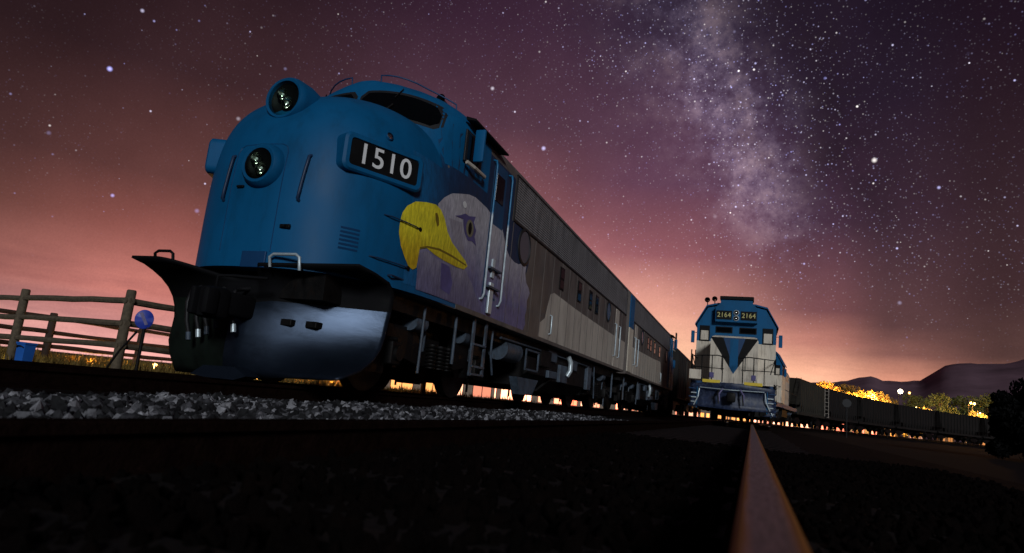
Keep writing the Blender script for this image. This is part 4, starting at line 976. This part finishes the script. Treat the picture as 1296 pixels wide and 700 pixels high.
# ------------------------------------------------------------------ switch stand with target, blue bin
t = thing('switch_stand', 'blue round switch target on a thin dark post in front of the fence', 'track signal', (-8.36, 7.3, -.2))
b_ = MB(); b_.cyl((-8.36, 7.3, -.2), (-8.36, 7.3, .62), .024, n=10); b_.box((-8.36, 7.3, -.15), (.3, .25, .12)); b_.build('mast', M['iron'], t, 40)
b_ = MB(); b_.lathe([(.001, .012), (.118, .012), (.125, .006), (.125, -.006), (.118, -.012), (.001, -.012)], (-8.36, 7.27, .70), (.75, -.66, 0), 28)
for v in b_.bm.verts: v.co.z = .70+(v.co.z-.70)*1.12
tg = b_.build('target_disc', M['signblue'], t, 40)
b_ = MB(); q = Vector((.66, .75, 0)); nn_ = Vector((.75, -.66, 0))
c = Vector((-8.36, 7.27, .70))+nn_*.016
b_.quad([c+q*-.075+Vector((0, 0, .085)), c+q*-.035+Vector((0, 0, .10)), c+q*.06+Vector((0, 0, -.07)), c+q*.02+Vector((0, 0, -.085))]); b_.build('worn_white_band', M['lav'], tg)
b_ = MB(); b_.tube([(-8.45, 7.27, .52), (-8.66, 7.22, .22), (-8.80, 7.2, -.02), (-8.86, 7.2, -.2)], .016); b_.build('throw_lever', M['iron'], t, 40)
t = thing('plastic_crate', 'small blue plastic crate on the ground by the fence post at far left', 'crate', (-11.2, 7.62, -.1))
b_ = MB(); b_.loft([[(x*k-11.2, y*k+7.62, z) for x, y in ((-.1, -.09), (.1, -.09), (.1, .09), (-.1, .09))] for z, k in ((-.12, .9), (.18, 1.0), (.18, 1.12), (.21, 1.12))]); b_.build('crate_body', M['bluebin'], t)
b_ = MB(); b_.tube([(-11.28, 7.53, .12), (-11.24, 7.50, .15), (-11.16, 7.50, .15), (-11.12, 7.53, .12)], .01); b_.build('handle', M['black'], t)
t = thing('round_track_sign', 'small faint grey disc sign on a post before the hopper cars', 'track sign', (4.75, 40, -.2))
b_ = MB(); b_.cyl((4.75, 40, -.25), (4.75, 40, 1.5), .03, n=8); b_.build('post', M['grey'], t)
b_ = MB(); b_.lathe([(.001, .02), (.22, .02), (.22, -.02), (.001, -.02)], (4.75, 39.95, 1.55), (0, -1, 0), 24); b_.build('disc', M['grey'], t, 40)

# ------------------------------------------------------------------ vegetation
def leaves(b_, c, r, n_, size, squash=.8):
    for _ in range(n_):
        d = Vector((random.gauss(0, 1), random.gauss(0, 1), random.gauss(0, 1))).normalized()*r*random.uniform(.35, 1.08)**.6; d.z *= squash
        p = Vector(c)+d; q = Euler((random.uniform(0, 6.3), random.uniform(0, 6.3), random.uniform(0, 6.3))).to_matrix(); s_ = size*random.uniform(.5, 1.2)
        b_.bm.faces.new([b_.bm.verts.new(p+q@Vector(v)*s_) for v in ((-.5, 0, 0), (0, -.28, .05), (.5, 0, 0), (0, .28, .05))])
def tree(name, label, x, y, h, w, m_, group, clumps=14, per=120, size=.45, trunk=True, z0=-.26):
    t = thing(name, label, 'tree' if 'tree' in name else 'shrub', (x, y, z0), group)
    b_ = MB(); limbs = []
    if trunk:
        b_.tube([(x, y, z0-.1), (x+.1, y, z0+h*.25), (x, y+.1, z0+h*.7)], [w*.07, w*.05, w*.02], 8)
    cr = MB()
    for k in range(clumps):
        a = random.uniform(0, 2*PI); rr = w*.5*random.uniform(.15, .78); zz_ = z0+h*random.uniform(.30 if trunk else .12, .86); sh = 1-.35*max(0, (zz_-z0)/h-.5)*2
        c = (x+rr*math.cos(a)*sh, y+rr*math.sin(a)*sh, zz_); leaves(cr, c, w*random.uniform(.15, .25), per, size)
        b_.tube([(x, y, z0+h*random.uniform(.1, .4)), c], [w*.02, w*.006], 5)
    b_.build('trunk', M['bark'], t); cr.build('crown', M[m_], t)
    return t
G = 'trees lit by street lamps beyond the hopper cars'
Y = 150.
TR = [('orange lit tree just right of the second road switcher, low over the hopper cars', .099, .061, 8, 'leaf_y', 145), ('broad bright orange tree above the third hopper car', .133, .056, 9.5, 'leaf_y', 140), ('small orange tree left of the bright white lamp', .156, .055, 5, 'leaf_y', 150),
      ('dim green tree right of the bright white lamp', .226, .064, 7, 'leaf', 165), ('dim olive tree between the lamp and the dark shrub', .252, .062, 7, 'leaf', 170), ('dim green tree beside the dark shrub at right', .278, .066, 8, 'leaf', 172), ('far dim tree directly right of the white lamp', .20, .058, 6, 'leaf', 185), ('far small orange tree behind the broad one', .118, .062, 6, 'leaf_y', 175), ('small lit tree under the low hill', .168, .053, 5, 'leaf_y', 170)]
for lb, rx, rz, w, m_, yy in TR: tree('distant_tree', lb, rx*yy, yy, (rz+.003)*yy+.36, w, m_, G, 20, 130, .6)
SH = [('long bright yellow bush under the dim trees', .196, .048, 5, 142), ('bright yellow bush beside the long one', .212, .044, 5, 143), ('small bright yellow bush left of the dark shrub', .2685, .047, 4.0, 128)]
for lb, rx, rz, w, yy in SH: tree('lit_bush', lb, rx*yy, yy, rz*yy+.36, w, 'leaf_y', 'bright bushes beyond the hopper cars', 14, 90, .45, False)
tree('dark_shrub', 'big unlit shrub standing black at the right edge', 7.75, 23.0, 2.5, 2.3, 'leaf_dark', None, 60, 420, .15, False)
tree('dark_shrub', 'lower unlit shrub left of the big black one at the right edge', 6.95, 23.4, 2.05, 1.1, 'leaf_dark', None, 45, 400, .13, False)
tree('dark_shrub', 'unlit shrub beyond the right edge of the frame', 9.4, 24.0, 2.8, 3.2, 'leaf_dark', None, 24, 300, .14, False)

# grass behind the fence
def grass(name, label, m_, area, n_, hmin, hmax, keep=None):
    b_ = MB()
    for _ in range(n_):
        x = random.uniform(area[0], area[1]); y = random.uniform(area[2], area[3])
        if keep and not keep(x, y): continue
        h = random.uniform(hmin, hmax)*(.6+.5*math.sin(x*1.3)*math.sin(y*1.1)+.3)
        for k in range(4):
            a = random.uniform(0, 6.28); d = Vector((math.cos(a), math.sin(a), 0)); s_ = Vector((-d.y, d.x, 0))*.012; p = Vector((x+random.uniform(-.06, .06), y+random.uniform(-.06, .06), -.26)); l = random.uniform(.05, .2)
            b_.bm.faces.new([b_.bm.verts.new(q) for q in (p-s_, p+s_, p+d*l*.4+Vector((0, 0, h*.65))+s_*.8, p+d*l+Vector((0, 0, h)), p+d*l*.4+Vector((0, 0, h*.65))-s_*.8)])
    o = b_.build(name, M[m_]); return tag(o, label, 'grass', kind='stuff')
grass('tall_grass', 'rough yellow green grass along the fence and beyond the locomotive', 'leaf_y', (-30, -7.6, 8.2, 26), 9000, .16, .36)
grass('green_grass', 'short grass in front of the fence at left', 'leaf_y', (-16, -9.6, 6.2, 8.0), 900, .08, .20)

# ------------------------------------------------------------------ mountains
RT = [(-.55, .012), (-.3, .02), (-.12, .03), (0, .045), (.06, .055), (.093, .0585), (.12, .064), (.145, .0715), (.16, .0680), (.173, .0665), (.19, .0675), (.205, .0705), (.215, .078), (.2227, .0835), (.236, .0925), (.255, .0950), (.279, .0968), (.30, .1005), (.3177, .105), (.36, .112), (.45, .10), (.6, .08), (.9, .05), (1.3, .02)]
def ridge(u):
    for (a, za), (c, zc) in zip(RT, RT[1:]):
        if a <= u <= c: k = (u-a)/(c-a); return za+(zc-za)*k
    return .0
b_ = MB(); V = []; NX, NY = 260, 14
from mathutils import noise as mn
for j in range(NY+1):
    row = []; v = j/NY; yy = 2600+3400*v
    for i in range(NX+1):
        u = -.55+1.85*i/NX; pr_ = math.sin(min(1, v/.75)*PI/2)**1.3 if v < .75 else 1-(v-.75)*2.2
        z = ridge(u)*(2600+3400*.75)*pr_; nz_ = mn.fractal(Vector((u*22, v*5, 3)), 1.0, 2.0, 5)
        z += nz_*12*math.sin(v*PI)*(ridge(u)/.08); z += mn.fractal(Vector((u*90, v*3, 1)), 1.0, 2.0, 4)*5*min(1, v*2)
        row.append(b_.bm.verts.new((u*yy, yy, z-.4)))
    V.append(row)
for A, B in zip(V, V[1:]):
    for i in range(NX): b_.bm.faces.new((A[i], A[i+1], B[i+1], B[i]))
for f in b_.bm.faces: f.smooth = True
structure(b_.build('mountains', M['mount']))

# ------------------------------------------------------------------ lamps and stand-in buildings added to glow for the lit ground behind the trains
def plight(name, loc, e, col, parent, r=.15, spot=False):
    d = bpy.data.lights.new(name, 'SPOT' if spot else 'POINT'); d.energy = e; d.color = col; d.shadow_soft_size = r
    o = bpy.data.objects.new(name, d); C.objects.link(o); o.location = Vector(loc)-org(parent); o.parent = parent
    if spot: d.spot_size = R_(150); d.spot_blend = .3; o.rotation_euler = Vector((0, -1, .10)).to_track_quat('Z', 'Y').to_euler()
    return o
def street_lamp(label, x, y, h, e, col, em, group, bulb=.22):
    t = thing('street_lamp', label, 'street lamp', (x, y, -.26), group)
    b_ = MB(); b_.tube([(x, y, -.3), (x, y, h*.6), (x, y, h), (x+.3, y-.3, h+.25)], [.09, .07, .05, .04], 8); b_.build('pole', M['iron'], t)
    b_ = MB(); b_.lathe([(.001, bulb), (bulb*.7, bulb*.7), (bulb, 0), (bulb*.7, -bulb*.7), (.001, -bulb)], (x+.3, y-.3, h+.1), (0, 0, 1), 14); b_.build('lamp_globe', emis('lamp_glow', col, em), t)
    plight('lamp_light', (x+.3, y-.3+(bulb*1.3 if e > 5000 else -bulb*1.6), h+.1), e*(.38 if e > 10000 else .35 if e > 5000 else 1), col, t, spot=e > 5000)
    return t
OR = (1.0, .44, .09); WH = (1.0, .80, .55); RD = (1.0, .35, .2)
LG = 'street lamps among the trees beyond the hopper cars'
for lb, rx, rz, yy, e, col, bulb in [('bright white street lamp, the largest star of light at right', .1794, .0570, 150, 9000, WH, .45), ('orange street lamp before the leftmost lit tree', .094, .052, 138, 45000, OR, .10), ('orange street lamp before the broad orange tree', .128, .046, 132, 70000, OR, .10), ('orange street lamp right of the broad orange tree',   .147, .048, 138, 45000, OR, .10),
    ('yellow street lamp low before the long bright bush', .197, .038, 136, 38000, (1, .62, .2), .10), ('yellow street lamp before the second bright bush', .214, .036, 138, 22000, (1, .62, .2), .10), ('yellow street lamp beside the small bright bush', .2665, .038, 123, 32000, (1, .66, .25), .10), ('small lamp among the dim trees, left of its twin', .2575, .0495, 160, 4000, OR, .22), ('small lamp among the dim trees, right of its twin', .2615, .0490, 160, 4000, OR, .22), ('small lamp just right of the bright white lamp', .190, .0560, 170, 9000, OR, .22)]:
    street_lamp(lb, rx*yy, yy, rz*yy+.113-.1, e, col, 14 if bulb < .5 else 40, LG, bulb)
def bollard(label, x, y, z, e, col, em, r=.05, group=None):
    t = thing('bollard_light', label, 'bollard light', (x, y, -.26), group)
    b_ = MB(); b_.cyl((x, y, -.26), (x, y, z), r*.6, n=10); b_.build('stem', M['iron'], t)
    b_ = MB(); b_.lathe([(.001, r), (r*.8, r*.6), (r, 0), (r*.8, -r*.6), (.001, -r)], (x, y, z+r), (0, 0, 1), 14); b_.build('lamp_glass', emis('bollard_glow', col, em), t)
    plight('lamp_light', (x+.05, y-.12, z+r), e, col, t, .05)
BG = 'low lamps in the grass behind the fence'
bollard('glowing low lamp in the grass right of the blue track signal', -18.7, 17.0, -.14, 260, (1, .5, .14), 12, .10, BG)
bollard('small orange low lamp in the grass between the two fence posts', -17.2, 13.6, -.2, 60, OR, 10, .05, BG)
bollard('low orange lamp in the grass beyond the snow plow', -13.2, 15.5, -.1, 170, OR, 10, .05, BG)
bollard('low orange lamp in the grass beyond the locomotive front wheels', -13.0, 19.0, -.1, 200, OR, 10, .05, BG)
bollard('low yellow lamp by the fence at far left', -13.6, 9.4, -.2, 18, (1, .85, .25), 6, .03, BG)

def glow_building(label, x, y, w, rot, cols, em, group, hgt_=3.2, zb=-.15, zt=1.5):  # stand-in: glowing panels added for the light seen beyond the trains
    t = thing('stand_in_building', label, 'building', (x, y, -.26), group); t.rotation_euler.z = rot
    b_ = MB(); b_.box((0, 3, hgt_/2), (w, 5, hgt_)); lbuild(b_, 'wall', 'wall', t)
    b_ = MB(); b_.prism([(-.2, hgt_), (6.2, hgt_), (3, hgt_+.9)], -w/2-.3, w/2+.3, 'x'); lbuild(b_, 'roof', 'roof', t)
    n_ = max(2, int(w/2.2)); 
    for k in range(n_):
        ww = w/n_*random.uniform(.45, .78); cx = -w/2+w/n_*(k+.5)
        b_ = MB(); b_.box((cx, .48, (zt-zb)/2+.1), (ww, .04, zt-zb)); wo_ = lbuild(b_, 'glow_panel', emis('ground_glow', random.choice(cols), em*random.uniform(.35, 1.3)), t)
        b_ = MB(); 
        for q_ in (-.5, 0, .5): b_.box((cx+ww*q_, .44, (zt-zb)/2+.1), (.07, .05, zt-zb+.1))
        b_.box((cx, .43, zt-zb+.12), (ww+.1, .06, .08)); lbuild(b_, 'glow_panel_frame', 'roof', wo_)
WC = [(1, .36, .20), (1, .44, .26), (1, .30, .17)]; OC = [(1, .34, .07), (1, .38, .10)]; PC = [(1, .15, .07), (1, .22, .12)]
bl_list = [(-30.0, 40, 7, OC, 1.6), (-27.5, 50, 8, OC, 1.8), (-27, 60, 8, WC, 2.5), (-26.5, 70.5, 9, WC, 6), (-27, 82, 7, WC, 4), (-27, 94, 9, PC, 4), (-27, 110, 9, WC, 4), (-27, 128, 10, PC, 5), (-27, 150, 12, WC, 4), (-27, 178, 12, PC, 4), (-26, 210, 14, WC, 4), (-24, 250, 16, WC, 3.5), (-18, 290, 18, OC, 2.5), (-6, 300, 14, OC, 2.5), (6, 300, 12, WC, 3.5)]
order = ['nearest', 'second', 'third', 'fourth', 'fifth', 'sixth', 'seventh', 'eighth', 'ninth', 'tenth', 'eleventh', 'twelfth', 'thirteenth', 'fourteenth', 'farthest']
for k, (x, y, w, cs, em) in enumerate(bl_list):
    glow_building(f'stand-in low building, added to glow as the lit ground glimpsed under the left trains, {order[k]} of the row', x, y, w, R_(38) if k < 12 else 0, cs, em, 'stand-in buildings added for the glow under the left trains')
bl2 = [(9.0, 150, 6, WC, 3.5), (15.8, 152, 5.5, PC, 5), (21.5, 150, 6, PC, 5), (28.5, 175, 6, OC, 3), (33, 165, 3, WC, 1.2), (42, 180, 3, OC, .8), (51, 185, 3, OC, .8)]
for k, (x, y, w, cs, em) in enumerate(bl2):
    glow_building(f'stand-in low building, added to glow as the lights glimpsed under the hopper cars, {["leftmost","second","third","fourth","fifth","sixth","rightmost"][k]} from the left', x, y, w, 0, cs, em, 'stand-in buildings added for the lights under the hopper cars', 3.2, -.15, 1.9)
